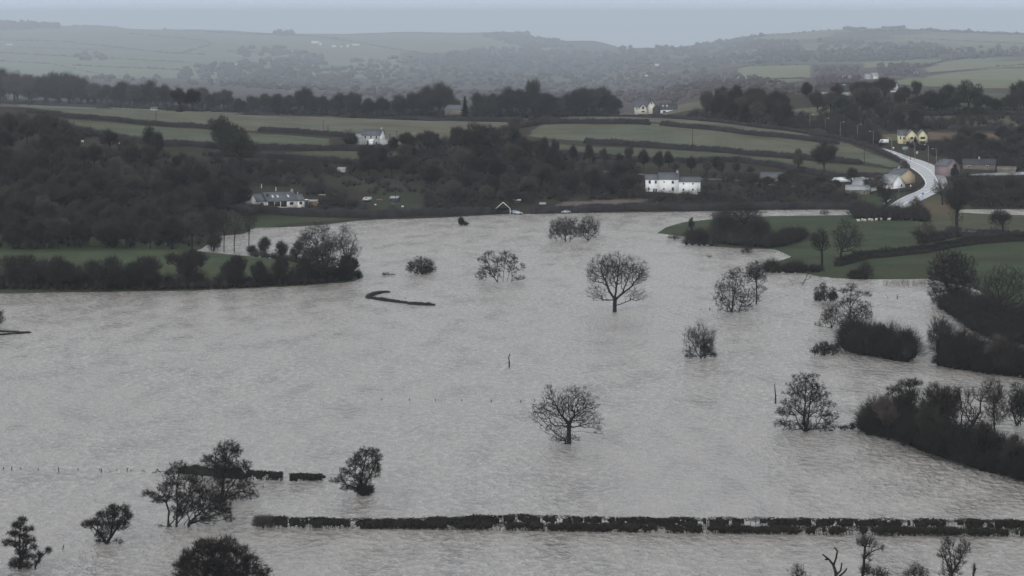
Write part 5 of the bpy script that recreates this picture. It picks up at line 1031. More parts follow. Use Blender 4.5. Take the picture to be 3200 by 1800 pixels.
# ivy hedge behind the left clump, double hedge, curved sunken hedges
hedge('ivy_hedge', 'dark ivy covered hedge passing behind the large alder clump', [(560, 1478), (620, 1482), (700, 1492), (764, 1497)], 1.75, 1.6, 61, m='bramble', spk=60, sw=0.03, core=0.9)
def stem_hedge(name, label, pxs, hgt, seed, per=46, band=0.55, wid=1.1, slab=None):
    """flooded hedge: leafy band on bare stems, water showing between the clumps"""
    rng = np.random.RandomState(seed); P = np.array(along(pxs, 0.25)); o = P[0].copy(); n = len(P); s_ = np.arange(n) * 0.25
    T = np.gradient(P[:, :2], axis=0); T /= np.linalg.norm(T, axis=1, keepdims=True) + 1e-9; N = np.stack([-T[:, 1], T[:, 0]], 1)
    cl = np.clip(0.80 + 0.45 * np.sin(s_ * 1.15 + seed) * np.sin(s_ * 0.43 + 1) + 0.35 * np.sin(s_ * 0.21), 0.06, 1)
    hh = hgt * (1 + 0.06 * np.sin(s_ * 0.9) + 0.05 * np.sin(s_ * 0.17 + seed)) * (0.93 + 0.07 * cl)
    mb = MB(); m_ = int(n * 0.25 * per)
    j = rng.randint(0, n, m_ * 2); j = j[rng.uniform(0, 1, m_ * 2) < 0.35 + 0.65 * cl[j]][:m_]
    top = rng.uniform(0, 1, len(j)); z = np.where(top < 0.62, rng.uniform(1 - band, 0.93, len(j)), rng.uniform(0.02, 1 - band, len(j)))
    keep = (z > 1 - band) | (rng.uniform(0, 1, len(j)) < cl[j] ** 2.2 * 1.2); j, z = j[keep], z[keep]
    p = P[j].copy(); p[:, :2] += N[j] * rng.normal(0, wid * 0.3, len(j))[:, None]; p[:, 2] += z * hh[j]
    d = rng.normal(0, 0.30, (len(j), 3)); d[:, 2] = np.abs(d[:, 2]) * 0.6 + 0.05; d[:, 2] = np.minimum(d[:, 2], (1.02 - z) * hh[j])
    V, t = spikes(p - o, d, np.full(len(j), 0.055)); mb.add(V, t)
    q = rng.randint(0, n, int(n * 0.25 * 5)); q = q[rng.uniform(0, 1, len(q)) < 0.3 + cl[q]]
    a = P[q].copy(); a[:, :2] += N[q] * rng.normal(0, 0.2, len(q))[:, None]; a[:, 2] -= 0.3; d = np.stack([rng.normal(0, 0.22, len(q)), rng.normal(0, 0.2, len(q)), hh[q] * 0.95 + 0.25], 1)
    V, t = spikes(a - o, d, np.full(len(q), 0.07)); mb.add(V, t)
    k = int(n * 0.25 * 1.7); ix_ = rng.randint(0, n, k); ix_ = ix_[cl[ix_] > 0.42]
    for i_ in ix_:
        c = P[i_] - o; r3 = np.array([rng.uniform(0.5, 0.9), 0.4, hh[i_] * rng.uniform(0.22, 0.4)]); ph = rng.uniform(0, 6)
        Vc = ICO_V * (1 + 0.25 * np.sin(ICO_V[:, :1] * 5 + ph) + rng.normal(0, 0.1, (len(ICO_V), 1))) * r3 + c + np.array([0, 0, hh[i_] * rng.uniform(0.35, 0.66)]); mb.add(Vc, ICO_F)
    if slab:        # the dense clipped part of the hedge, torn open where the growth is thin
        z0, z1, lo = slab; st_ = 2
        for i_ in range(0, n - st_, st_):
            if cl[i_] < lo and rng.uniform() < 0.8: continue
            a, b_ = P[i_] - o, P[i_ + st_] - o; nn = np.array([N[i_][0], N[i_][1], 0]) * wid * 0.33 * rng.uniform(0.8, 1.2)
            ha, hb = hh[i_] * z1 * rng.uniform(0.95, 1.03), hh[i_] * z1 * rng.uniform(0.95, 1.03); la = hh[i_] * z0 * rng.uniform(0.5, 1.5)
            up = lambda h_: np.array([0, 0, h_])
            mb.add([a + nn + up(la), b_ + nn + up(la), b_ + nn + up(hb), a + nn + up(ha), a - nn + up(la), b_ - nn + up(la), b_ - nn + up(hb), a - nn + up(ha)],
                   [(0, 1, 2, 3), (7, 6, 5, 4), (3, 2, 6, 7), (0, 3, 7, 4), (1, 5, 6, 2), (0, 4, 5, 1)])
    return tag(mb.build(name, M['hedge'], None, o), label, 'hedge')
stem_hedge('flooded_hedge', 'front row of the long double hedge crossing the lower flood', [(1125, 1652), (1600, 1658), (2100, 1666), (2700, 1673), (3330, 1679)], 1.62, 62, per=110, band=0.6, slab=(0.28, 0.82, 0.66))
stem_hedge('flooded_hedge', 'back row of the long double hedge with paler tops and gaps', [(838, 1646), (1090, 1652), (1600, 1640), (2100, 1648), (2700, 1651), (3330, 1658)], 1.85, 63, per=75, band=0.42, slab=(0.6, 0.88, 0.85))
H_('hedge_bush', 'pale twiggy end bush where the long double hedge starts', 822, 1650, [[(822, 1650), (815, 1632)], [(830, 1650), (832, 1630)]], [(815, 1630, 22, 14), (835, 1632, 20, 14), (805, 1642, 16, 8)], 64, BUSH, n=200, tl=(0.4, 1.0), tm='twig_pale', rt=0.1)
stem_hedge('flooded_hedge', 'broken clipped hedge piece right of the left clump', [(770, 1499), (830, 1500), (882, 1502)], 1.85, 65, per=110, band=0.5, slab=(0.45, 0.88, 0.6))
stem_hedge('flooded_hedge', 'detached last piece of the broken clipped hedge', [(906, 1503), (960, 1503), (1008, 1502)], 1.55, 66, per=150, band=0.6, slab=(0.2, 0.9, 0.3))
hedge('sunken_hedge', 'curved hook of sunken dark hedge top in mid flood', [(1211, 913), (1180, 917), (1155, 925), (1152, 931), (1180, 936), (1210, 941), (1260, 947), (1300, 952), (1358, 955)], 0.75, 1.7, 67, m='bramble', spk=40, sw=0.03, core=0.9)
hedge('sunken_hedge', 'upper arm of the sunken hedge at the left edge', [(-120, 1036), (0, 1037), (60, 1039), (98, 1040)], 0.5, 1.1, 68, m='bramble', spk=24, sw=0.03)
hedge('sunken_hedge', 'lower arm of the sunken hedge at the left edge', [(-60, 1050), (0, 1047), (60, 1043), (96, 1040.6)], 0.4, 1.0, 69, m='bramble', spk=24, sw=0.03)
H_('willow_bush', 'bush tip poking in from the left edge of the flood', -25, 1020, [[(-25, 1020), (-22, 990)]], [(-25, 985, 34, 26), (-10, 1000, 26, 14)], 70, BUSH, n=300)
# brush islands: weeds round the alder and in the open water
for a in (('water_weeds', 'tuft of bare twigs in the water between the conical alder and the great hedge', 2640, 1345, [(2635, 1338, 16, 7), (2662, 1336, 10, 10)], 71, 90, 'twig'), ('water_weeds', 'spiky dead growth touching the left end of the great dark hedge', 2690, 1343, [(2690, 1336, 12, 8)], 72, 60, 'twig'),
          ('water_weeds', 'faint reeds left of the low dense round bush', 1212, 862, [(1205, 858, 14, 4), (1225, 860, 12, 3)], 73, 60, 'twig_pale'), ('water_weeds', 'small flooded bush in front of the meadow wood', 2335, 792, [(2335, 783, 18, 10)], 74, 130, 'twig'),
          ('water_weeds', 'low weeds left of the meadow tip trees', 2108, 748, [(2108, 742, 24, 7)], 75, 130, 'twig_pale'), ('water_weeds', 'tiny tuft in open water below the meadow tip', 2216, 805, [(2216, 803, 9, 3)], 76, 30, 'twig_pale'), ('water_weeds', 'faint flooded bush in the strip of water behind the meadow', 2578, 671, [(2578, 665, 16, 7)], 77, 90, 'twig_pale')):
    H_(a[0], a[1], a[2], a[3], [[(a[2], a[3]), (a[2], a[3] - 3)]], a[4], a[5], BUSH, n=a[6], rt=0.08, tm=a[7], tl=(0.3, 0.8))
rng = np.random.RandomState(80); o = at(2750, 888); mb = MB()
for c_, n_ in (((2760, 2800), 60), ((2800, 2895), 190)):
    pp = [at(rng.uniform(*c_), rng.uniform(880, 897)) - o for _ in range(n_)]
    V, t = spikes(np.array([list(p) for p in pp]), np.stack([rng.normal(0, .2, n_), rng.normal(0, .2, n_), rng.uniform(1.2, 3.0, n_)], 1), np.full(n_, 0.035)); mb.add(V, t)
tag(mb.build('reeds', M['reed'], None, o), 'thin upright reeds standing in the water off the meadow shore', 'reeds', None, 'stuff')

def RT(name, label, bx, by, top, x0, x1, seed, base=0.25, kind=BARE, D=None, tr=None, **kw):
    """bare tree from its outline in the photo: crown between columns x0 and x1, up to row top"""
    p = at(bx, by, D); s_ = F / p.y; Ht = (YH + F * (H - p.z) / p.y - top) / s_; W = (x1 - x0) / s_
    r_ = np.random.RandomState(seed + 900); L = auto_lobes(W, Ht, r_, base); cx = ((x0 + x1) / 2 - bx) / s_
    L = [(l[0] + cx,) + tuple(l[1:]) for l in L]
    k = dict(kind); k.update(kw); k.setdefault('rt', 0.03 * Ht + 0.05)
    n_ = kw.get('n', 420); k['n'] = n_
    f = Ht * (base + 0.12); st = [[(0, 0, 0), (0, 0, f * 0.5), (cx * 0.2, 0, f)]]
    for i_ in range(4):
        a = i_ * 1.6 + seed; st.append([(cx * 0.2, 0, f), (cx * 0.6 + math.cos(a) * W * 0.14, math.sin(a) * W * 0.14, f + (Ht - f) * 0.35), (cx + math.cos(a) * W * 0.24, math.sin(a) * W * 0.24, f + (Ht - f) * 0.62)])
    return make_tree(name, st, L, p, seed, label=label, **k)
# ------------------------------------------------------------------ great bramble hedges on the right
def bank(name, label, pxs, step, rad, seed, m='bramble', nsp=260, sw=0.035, flat=1.0, sl=0.85, core=0.5, upb=0.9, jit=0.35, rows=((0, 0),), **kw):
    rng = np.random.RandomState(seed); pts, R = [], []
    for dx, dy in rows:
        for x, y, z in along([(a + dx, b_ + dy) for a, b_ in pxs], step, jit, rng):
            pts.append((x, y, z)); R.append(rad * rng.uniform(0.6, 1.3))
    return mass(name, label, 'hedge', pts, R, m, seed, nsp=nsp, sw=sw, flat=flat, sl=sl, core=core, **kw)
bank('bramble_hedge', 'great dark bramble hedge running out of the lower right edge', [(2722, 1365), (2790, 1372), (2850, 1395), (2925, 1425), (3000, 1450), (3080, 1475), (3160, 1495), (3280, 1530)], 2.3, 3.2, 81, flat=1.05, nsp=900, rows=((0, -6), (18, -34)))
bank('bramble_hedge', 'low wing of the great bramble hedge at its left end', [(2712, 1352), (2740, 1340), (2800, 1335), (2870, 1345)], 1.8, 3.0, 82, m='hedge', flat=1.25, nsp=700)
bank('thicket', 'dark thicket standing in water below the spreading alder', [(2640, 1095), (2700, 1108), (2760, 1118), (2810, 1127), (2848, 1132)], 2.4, 3.4, 83, flat=1.2, nsp=700, rows=((0, 0), (10, -22)))
bank('thicket', 'dark thicket right of the bright gap, reaching the right edge', [(2938, 1143), (2980, 1150), (3060, 1162), (3130, 1172), (3290, 1188)], 2.6, 3.6, 84, flat=1.25, nsp=700, rows=((0, 0), (14, -26)))
bank('bramble_hedge', 'dark hedge climbing from the thicket to the large dense bare tree', [(2950, 962), (2990, 985), (3040, 1020), (3090, 1050), (3150, 1070), (3280, 1085)], 2.6, 3.2, 85, flat=0.9, nsp=420, rows=((0, 0), (30, -16)))
bank('bramble_hedge', 'brush under the wide bare oak at the right edge', [(3060, 965), (3120, 985), (3200, 1000), (3290, 1010)], 3.0, 3.4, 86, m='scrub', flat=0.9, nsp=420, rows=((0, 0), (0, 26)))

for i_, (l, a, b_, top, x0, x1, t_) in enumerate((
  ('pale twiggy bush crown over the left end of the great dark hedge', 2775, 1376, 1238, 2728, 2815, 'twig_pale'), ('bare twiggy crown between the two alders of the great dark hedge', 2895, 1415, 1262, 2850, 2950, 'twig_green'),
  ('bare crown rising where the great hedge nears the right edge', 3075, 1470, 1318, 3025, 3130, 'twig'), ('last bare crown of the great hedge at the right edge', 3165, 1495, 1360, 3120, 3215, 'twig_green'),
  ('bare crown over the middle of the thicket below the spreading alder', 2745, 1115, 1012, 2705, 2790, 'twig'), ('bare crown at the right end of the thicket below the spreading alder', 2828, 1128, 1035, 2795, 2868, 'twig_green'),
  ('bare crown left of centre in the right hand thicket', 3015, 1155, 1030, 2970, 3062, 'twig'), ('bare crown at the right edge over the right hand thicket', 3120, 1170, 1045, 3070, 3175, 'twig_pale'))):
    RT('willow_tree', l, a, b_, top, x0, x1, 480 + i_, base=0.2, n=320, twigs=7, tw=0.018, tl=(0.6, 1.5), up=0.6, tm=t_)
# ------------------------------------------------------------------ meadow on the right
hedge('meadow_hedge', 'dark hedge curving across the right hand meadow', [(2614, 832), (2660, 822), (2700, 810), (2790, 801), (2885, 791), (2960, 776), (3060, 762), (3220, 752)], 2.6, 2.6, 90, m='hedge', spk=130, sw=0.035)
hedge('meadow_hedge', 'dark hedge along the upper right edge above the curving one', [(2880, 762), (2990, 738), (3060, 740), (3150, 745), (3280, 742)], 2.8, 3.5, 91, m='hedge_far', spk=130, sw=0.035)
bank('thorn_hedge', 'reddish brown thorn hedge at the shore beside the inlet', [(2400, 850), (2440, 852), (2500, 852), (2560, 850)], 2.2, 2.4, 92, m='hedge', flat=1.0, nsp=500)
bank('thorn_bush', 'round dark thorn bush on the near shore of the meadow', [(2662, 872), (2712, 872)], 2.0, 2.6, 93, m='hedge', flat=1.1, nsp=600)
bank('thorn_thicket', 'thorn thicket hiding the foot of the road', [(2675, 682), (2720, 690), (2790, 690), (2860, 690), (2890, 695)], 2.6, 3.3, 94, m='scrub', flat=1.1, nsp=420, rows=((0, -2), (0, -12)))
bank('shore_brush', 'low scrub along the back of the promontory between the oval bushes', [(790, 800), (850, 808), (905, 815), (960, 828)], 1.8, 1.5, 123, m='scrub', flat=0.9, nsp=160)
bank('willow_thicket', 'brown thicket spreading over the left tip of the meadow', [(2250, 765), (2310, 772), (2370, 776), (2405, 778)], 3.0, 3.4, 95, m='scrub', flat=1.2, nsp=420, rows=((0, -4), (0, -26), (-10, -46)))
bank('willow_thicket', 'low brown thicket stretching right from the meadow wood', [(2400, 775), (2450, 768), (2490, 750), (2505, 742)], 2.8, 2.6, 96, m='hedge', flat=0.9, nsp=420, rows=((0, 0), (-20, -10)))
bank('willow_thicket', 'brown thicket hanging over the water left of the meadow wood', [(2150, 768), (2190, 770), (2230, 772)], 2.6, 2.6, 97, m='scrub', flat=1.1, nsp=420, rows=((0, -3), (8, -18)))
RT('oak_tree', 'slim bare tree left of the pair on the right hand meadow', 2569, 834, 712, 2522, 2604, 101, n=300, base=0.3)
RT('oak_tree', 'broad bare oak right of the pair on the right hand meadow', 2626, 828, 684, 2580, 2708, 102, n=420, rt=0.38, base=0.18)
RT('oak_tree', 'bare oak with forked trunk beside the curving meadow hedge', 2888, 788, 688, 2832, 2942, 103, n=320, base=0.15)
RT('oak_tree', 'tall dark ivy clad tree right of the road foot', 2990, 722, 560, 2942, 3046, 104, n=560, ivy=[(0, 0, 9, 3.5, 3.5, 8, 700)])
RT('oak_tree', 'dark bushy tree at the right edge above the meadow hedge', 3135, 735, 650, 3085, 3170, 105, ivy=[(0, 0, 5, 3.5, 3, 4.5, 500)])
RT('oak_tree', 'bare tree rising from the meadow wood against the far water', 2330, 745, 620, 2218, 2408, 106, n=700, D=None)
RT('oak_tree', 'second bare tree in the meadow wood, further left', 2262, 752, 650, 2212, 2300, 107)
RT('thorn_tree', 'narrow dark shrub on the grassy tip left of the meadow wood', 2160, 722, 678, 2150, 2172, 108, base=0.05, kind=ALD, n=200)
RT('willow_tree', 'small tree leaning over the water at the meadow wood edge', 2188, 769, 715, 2150, 2222, 109, base=0.15, n=300)
RT('oak_tree', 'bare tree over the willow thicket nearest the water inlet', 2375, 772, 668, 2330, 2412, 110, n=360)
RT('white_birch', 'ghostly pale bare tree between the barns by the bend', 2745, 615, 545, 2695, 2790, 111, tm='twig_pale', bm='bark', n=420)
RT('oak_tree', 'dark ivy trunked tree in front of the road foot', 2770, 680, 560, 2735, 2800, 112, n=300, ivy=[(0, 0, 6, 1.6, 1.6, 6, 500)])
RT('holly_tree', 'dark narrow evergreen in front of the dull pink house', 2984, 556, 512, 2968, 2999, 113, base=0.02, kind=ALD, n=240, ivy=[(0, 0, 2.2, 1.9, 1.8, 2.6, 700), (0, 0, 5, 1.0, 1.0, 2, 300)])
RT('holly_tree', 'small pointed evergreen in front of the yellow house', 2860, 452, 425, 2854, 2866, 114, base=0.02, kind=ALD, n=100, ivy=[(0, 0, 1.7, .8, .8, 2.2, 300)])
RT('thorn_tree', 'scrubby pale tree on the verge right of the lower road', 2855, 690, 612, 2835, 2890, 115, n=220, base=0.1, tm='twig_pale')
RT('oak_tree', 'sparse tree leaning over the outer side of the road bend', 2945, 640, 560, 2900, 2975, 116, n=240, tm='twig_pale')

# ------------------------------------------------------------------ left promontory
bank('shore_brush', 'dark brush along the waterline of the left promontory', [(-60, 905), (100, 905), (300, 906), (500, 906), (700, 902), (900, 892), (1010, 886), (1110, 876)], 2.6, 2.1, 120, m='scrub', flat=0.85, nsp=260, rows=((0, -2),))
for a in (('willow_bush', 'wide willow at the left end of the promontory shore', 90, 905, 800, -20, 150), ('willow_bush', 'rounded willow second along the promontory shore', 190, 908, 806, 110, 262), ('willow_bush', 'large rounded willow in the middle of the promontory shore', 330, 909, 806, 255, 420), ('willow_bush', 'dense domed willow right of the large rounded one', 448, 908, 806, 370, 520),
          ('willow_tree', 'tallest leaning willow on the promontory shore', 580, 904, 780, 522, 655), ('willow_bush', 'rounded bush with a dark trunk right of the tallest willow', 735, 900, 800, 680, 782), ('willow_bush', 'smaller rounded bush at the right of the shore row', 810, 897, 818, 780, 842), ('thorn_tree', 'small clear trunked tree by the right end of the shore row', 874, 896, 808, 848, 900)):
    i_ = a[2]; RT(a[0], a[1], a[2], a[3], a[4], a[5], a[6], 130 + i_, base=0.08 if 'bush' in a[0] else 0.2, n=620 if a[6] - a[5] > 90 else 320, twigs=8, tw=0.022, tm='twig', up=0.6, tl=(0.8, 2.0))
RT('oak_tree', 'big bare tree with grey branches above the promontory point', 1010, 862, 694, 905, 1085, 150, n=900, rt=0.4, D=None)
RT('oak_tree', 'dead topped crooked tree at the very end of the promontory', 1085, 872, 694, 1030, 1140, 151, n=420, rt=0.36, twigs=5, base=0.2)
RT('willow_bush', 'dense willow mass under the bare trees on the promontory point', 1010, 885, 770, 900, 1080, 152, base=0.03, n=800, twigs=14, tw=0.032, up=0.6, kind=BUSH)
RT('willow_bush', 'round willow closing the tip of the promontory', 1085, 880, 795, 1040, 1132, 153, base=0.03, n=560, twigs=16, tw=0.032, up=0.6, kind=BUSH)
RT('thorn_tree', 'small tree standing at the waterline left of the promontory point', 955, 892, 790, 925, 985, 154, base=0.15, n=280)
for a in (('ivy_tree', 'dark ivy covered bush at the left of the water gap', 668, 785, 730, 642, 700, 1), ('oak_tree', 'tall bare tree left of the water gap', 660, 783, 650, 625, 705, 0), ('oak_tree', 'tall slim bare tree with bent trunk by the water gap', 700, 787, 660, 668, 740, 0), ('oak_tree', 'tall bare tree with twin straight trunks by the water gap', 732, 790, 650, 692, 794, 0), ('oak_tree', 'bare tree rightmost of the tall ones by the water gap', 778, 772, 662, 748, 812, 0),
          ('ivy_tree', 'oval dark bush right of the tall bare trees', 824, 797, 740, 804, 846, 1), ('ivy_tree', 'second oval dark bush nearer the promontory point', 877, 812, 752, 860, 902, 1), ('thorn_bush', 'low thorn bush between the tall trees and the oval bushes', 788, 794, 770, 770, 808, 0), ('willow_bush', 'twiggy bush against the field edge left of the promontory point', 925, 822, 755, 900, 955, 0)):
    Ht = (a[3] - a[4]) / 8.8
    RT(a[0], a[1], a[2], a[3], a[4], a[5], a[6], 160 + a[2], base=0.05 if 'bush' in a[0] or a[7] else 0.3, n=300 if a[7] or 'bush' in a[0] else 150, rt=0.3 if a[7] else 0.2, kind=BARE, ivy=[(0, 0, Ht * .45, (a[6] - a[5]) / 8.8 * .42, 1.6, Ht * .45, 650)] if a[7] else None)

bank('shore_brush', 'tall hazy brush behind the promontory shore', [(-60, 893), (100, 893), (300, 894), (500, 893), (640, 893)], 3.2, 3.3, 121, m='twig', flat=1.15, nsp=420, sw=0.03, core=0.5)
bank('shore_brush', 'tall hazy brush under the right end of the promontory row', [(690, 890), (800, 886), (960, 880), (1132, 868)], 3.4, 2.6, 122, m='twig', flat=1.0, nsp=420, sw=0.03, core=0.5)
# ------------------------------------------------------------------ hedges of the ridge fields
for i_, (l, pxs, h_, w_) in enumerate((
  ('long dark hedge under the ridge trees along the top field', [(20, 322), (160, 330), (300, 336), (560, 350), (800, 358), (1100, 369), (1300, 375), (1440, 379), (1640, 381)], 3.0, 3.0),
  ('hedge between the two left hand ridge fields', [(85, 352), (150, 358), (201, 366), (330, 376), (453, 389), (560, 396), (700, 408)], 2.6, 2.4),
  ('clipped hedge with rounded left end left of the farmhouse', [(806, 412), (850, 412), (950, 418), (1090, 430), (1130, 438)], 2.9, 2.6),
  ('hedge below the second ridge field down to the farmhouse garden', [(200, 400), (240, 413), (364, 436), (492, 456), (640, 462), (790, 468), (1000, 470), (1300, 470)], 3.2, 3.0),
  ('lower hedge between the pasture and the scrub slope', [(640, 487), (780, 492), (1000, 505), (1130, 513), (1250, 512)], 3.0, 3.2),
  ('hedge in front of the hilltop houses', [(1660, 377), (1720, 368), (1800, 363), (1900, 364), (2000, 366), (2100, 371), (2200, 379), (2314, 391), (2430, 404), (2540, 420)], 2.1, 2.6),
  ('curved hedge left of the gateway in the right hand field', [(1560, 412), (1620, 400), (1690, 389), (1770, 386), (1900, 387), (2034, 391)], 3.2, 2.6),
  ('long hedge right of the gateway falling towards the road', [(2066, 392), (2100, 396), (2200, 404), (2314, 418), (2430, 429), (2553, 443), (2620, 452)], 3.0, 2.6),
  ('roadside hedge running down to the bend', [(2500, 414), (2600, 432), (2682, 450), (2740, 470), (2780, 488), (2815, 508), (2838, 526)], 2.0, 2.2),
  ('lower hedge across the right hand fields', [(1828, 448), (1900, 452), (2000, 458), (2100, 466), (2250, 476), (2399, 490), (2550, 502), (2698, 515)], 3.2, 3.0),
  ('hedge at the foot of the right hand fields', [(1700, 480), (1850, 494), (2000, 506), (2150, 510), (2300, 505), (2420, 520), (2600, 556), (2790, 557)], 3.0, 3.2),
  ('hedge curling round the inner side of the road bend', [(2790, 600), (2840, 598), (2866, 585), (2884, 570)], 1.3, 1.6),
  ('shore hedge below the white house', [(1660, 668), (1800, 662), (1950, 655), (2100, 655), (2250, 655), (2400, 652), (2560, 652), (2660, 655)], 3.4, 3.4),
  ('dark shore hedge below the cream bungalow', [(740, 662), (800, 662), (900, 672), (1000, 676), (1130, 678), (1250, 676), (1400, 672), (1540, 668)], 3.6, 4.0),
  ('low hedge on the hillside right of the yellow house', [(2960, 405), (3060, 408), (3160, 410), (3270, 410)], 3.0, 3.0),
  ('hedge line with oaks above the right hand slope', [(2860, 362), (2960, 360), (3080, 358), (3270, 356)], 3.0, 3.2))):
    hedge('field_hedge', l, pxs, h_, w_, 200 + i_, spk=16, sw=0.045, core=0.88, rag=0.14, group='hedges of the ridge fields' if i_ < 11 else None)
hedge('clipped_hedge', 'squared conifer hedge in front of the dark shore hedge right of the mud field', [(2064, 648), (2120, 648), (2200, 648)], 3.6, 3.0, 230, m='bramble', spk=10)

# ------------------------------------------------------------------ woodland trees: prototypes and copies
PR = []
def protos():
    r_ = np.random.RandomState(5)
    specs = [(9, 12, 'twig', 0.22, 0), (11, 13, 'twig_red', 0.18, 0), (8, 13, 'twig_green', 0.2, 0), (10, 11, 'twig', 0.12, 0), (7, 14, 'twig_pale', 0.25, 0), (9, 10, 'twig_red', 0.1, 0), (6, 12, 'twig', 0.1, 1), (10, 12, 'twig_green', 0.14, 0)]
    for i_, (W, Ht, tm, base, iv) in enumerate(specs):
        L = auto_lobes(W, Ht, r_, base, k=7); f = Ht * (base + 0.1); st = [[(0, 0, 0), (0, 0, f)]]
        for q_ in range(4):
            a = q_ * 1.57 + i_; st.append([(0, 0, f), (math.cos(a) * W * .13, math.sin(a) * W * .13, f + (Ht - f) * .35), (math.cos(a) * W * .25, math.sin(a) * W * .25, f + (Ht - f) * .65)])
        PR.append((make_tree('bare_tree', st, L, (0, 0, 0), 300 + i_, n=520, rt=0.3, twigs=13, tl=(0.9, 2.4), tw=0.022, tm=tm, up=0.6, rmin=0.026, spread=0.7, step=1.6, shell=0.6,
                             label='bare woodland tree', ivy=[(0, 0, Ht * .5, 2.2, 2.2, Ht * .45, 900)] if iv else None), W, Ht))
protos()
USED = set()
def wood_tree(px_, py_, W_, H__, label, group, k=None, D=None):
    if k is None: k = rnd.randrange(len(PR))
    r, W0, H0 = PR[k]; p = at(px_, py_, D); s = (W_ / W0, W_ / W0, H__ / H0)
    p = p - Vector((0, 0, 0.3))
    if k not in USED:
        USED.add(k); r.location = p; r.rotation_euler = (0, 0, rnd.uniform(0, 6.28)); r.scale = s; r['label'] = label; r['group'] = group; return r
    return dup(r, p, rnd.uniform(0, 6.28), s, label, group)
def scatter(poly, n, gap, seed):
    """n spots inside a photo polygon, at least gap metres apart on the ground"""
    r_ = random.Random(seed); xs = [a for a, _ in poly]; ys = [b_ for _, b_ in poly]; out = []; tries = 0
    while len(out) < n and tries < n * 60:
        tries += 1; a, b_ = r_.uniform(min(xs), max(xs)), r_.uniform(min(ys), max(ys))
        if not pin(poly, a, b_): continue
        p = at(a, b_)
        if any((p.x - q.x) ** 2 + (p.y - q.y) ** 2 < gap * gap for _, _, q in out): continue
        out.append((a, b_, p))
    return out
WOODL = [(-60, 470), (60, 470), (200, 470), (330, 478), (480, 492), (560, 520), (640, 560), (740, 620), (760, 650), (700, 690), (640, 762), (560, 774), (100, 775), (-60, 780)]
for a, b_, p in scatter(WOODL, 92, 8.0, 1):
    wood_tree(a, b_, rnd.uniform(8, 11.5), rnd.uniform(8.5, 12.5), 'bare tree in the dark wood filling the left hillside', 'trees of the dark left wood')
for a, b_ in ((40, 776), (110, 775), (180, 777), (255, 776), (330, 775), (395, 776), (470, 777), (540, 778), (600, 776)):
    wood_tree(a, b_ + 1, rnd.uniform(8, 11), rnd.uniform(10, 14), 'tree on the lower edge of the left wood behind the green field', 'edge trees behind the left field')
for a, b_, w_, h_ in ((30, 440, 12, 13), (85, 452, 11, 12), (150, 450, 13, 14), (-20, 460, 12, 13), (200, 430, 9, 9), (120, 415, 9, 9)):
    wood_tree(a, b_, w_, h_, 'large bare tree at the upper left end of the ridge fields', 'trees at the upper left corner')
RT('oak_tree', 'very large spreading bare oak in front of the ridge fields', 757, 548, 388, 648, 818, 255, n=900, tm='twig_green', twigs=7, tw=0.03, rmin=0.03, tl=(0.7, 1.8))
RT('oak_tree', 'tall bare tree behind the very large spreading oak', 690, 480, 362, 642, 742, 256, n=600, tm='twig_green', twigs=7, tw=0.03, rmin=0.03, tl=(0.7, 1.8))
RT('ivy_tree', 'single dense rounded evergreen standing in the ridge hedge', 465, 458, 397, 444, 487, 260, base=0.08, kind=ALD, n=420, ivy=[(0, 0, 5.6, 3.4, 3.4, 4.6, 1800)])
# ridge tree line: (column, crown top row) read from the photograph
TOPS = [(0, 214), (45, 232), (90, 236), (140, 240), (180, 230), (215, 232), (255, 246), (295, 262), (335, 266), (378, 254), (420, 266), (470, 254), (510, 266), (560, 273), (600, 278), (632, 275), (668, 290), (700, 282), (745, 306), (790, 300), (830, 294), (868, 292), (905, 298), (952, 275), (1005, 300), (1060, 292), (1105, 290), (1150, 306), (1195, 304), (1250, 298), (1290, 290), (1332, 268), (1372, 258), (1410, 300), (1495, 292), (1540, 292), (1588, 274), (1625, 282), (1662, 252), (1705, 290), (1745, 306), (1790, 290), (1822, 278), (1850, 282), (1885, 276), (1922, 306)]
for i_, (a, top) in enumerate(TOPS):
    base = np.interp(a, [0, 300, 560, 1100, 1640, 1960], [326, 334, 347, 366, 372, 364]); Dd = atD(a, base) + (8 if a < 1780 else 48)
    Hm = (base - top) * Dd / F
    wood_tree(a, base, Hm * (0.62 if a in (1662,) else 0.9) if Hm > 9 else Hm * 1.15, Hm, 'bare tree in the long line along the ridge', 'trees of the ridge line', D=Dd)
for a in range(10, 1930, 44):
    if 1410 < a < 1470: continue
    base = np.interp(a, [0, 300, 560, 1100, 1640, 1960], [324, 333, 346, 365, 371, 362]); t_ = np.interp(a, [q[0] for q in TOPS], [q[1] for q in TOPS])
    Dd = atD(a, base) + rnd.uniform(16, 40); Hm = (base - t_) * 0.78 * Dd / F
    wood_tree(a, base, Hm * 1.15, Hm, 'bare tree in the second rank behind the ridge line', 'trees behind the ridge line', D=Dd)
# conifer behind the ridge
p = at(1453, 345, 1890); r = empty('spruce_tree', p, 0, 'dark pointed conifer sticking up from the ridge line', 'tree'); k = MB(); k.tube([(0, 0, -1), (0, 0, 14.5)], [0.3, 0.05], 6); k.build('trunk', M['bark'], r)
rg = np.random.RandomState(9); mb = MB(); n_ = 1500; z = rg.uniform(2, 14.5, n_); a = rg.uniform(0, 6.28, n_); L_ = (15 - z) * 0.24 + 0.3; lay = 0.75 + 0.35 * np.sin(z * 5)
V, t = spikes(np.stack([z * 0, z * 0, z], 1) + np.stack([np.cos(a), np.sin(a), 0 * a], 1) * (L_ * 0.2)[:, None], np.stack([np.cos(a) * L_ * lay, np.sin(a) * L_ * lay, -0.25 * L_], 1), np.full(n_, 0.16)); mb.add(V, t); mb.build('crown', M['ivy'], r)
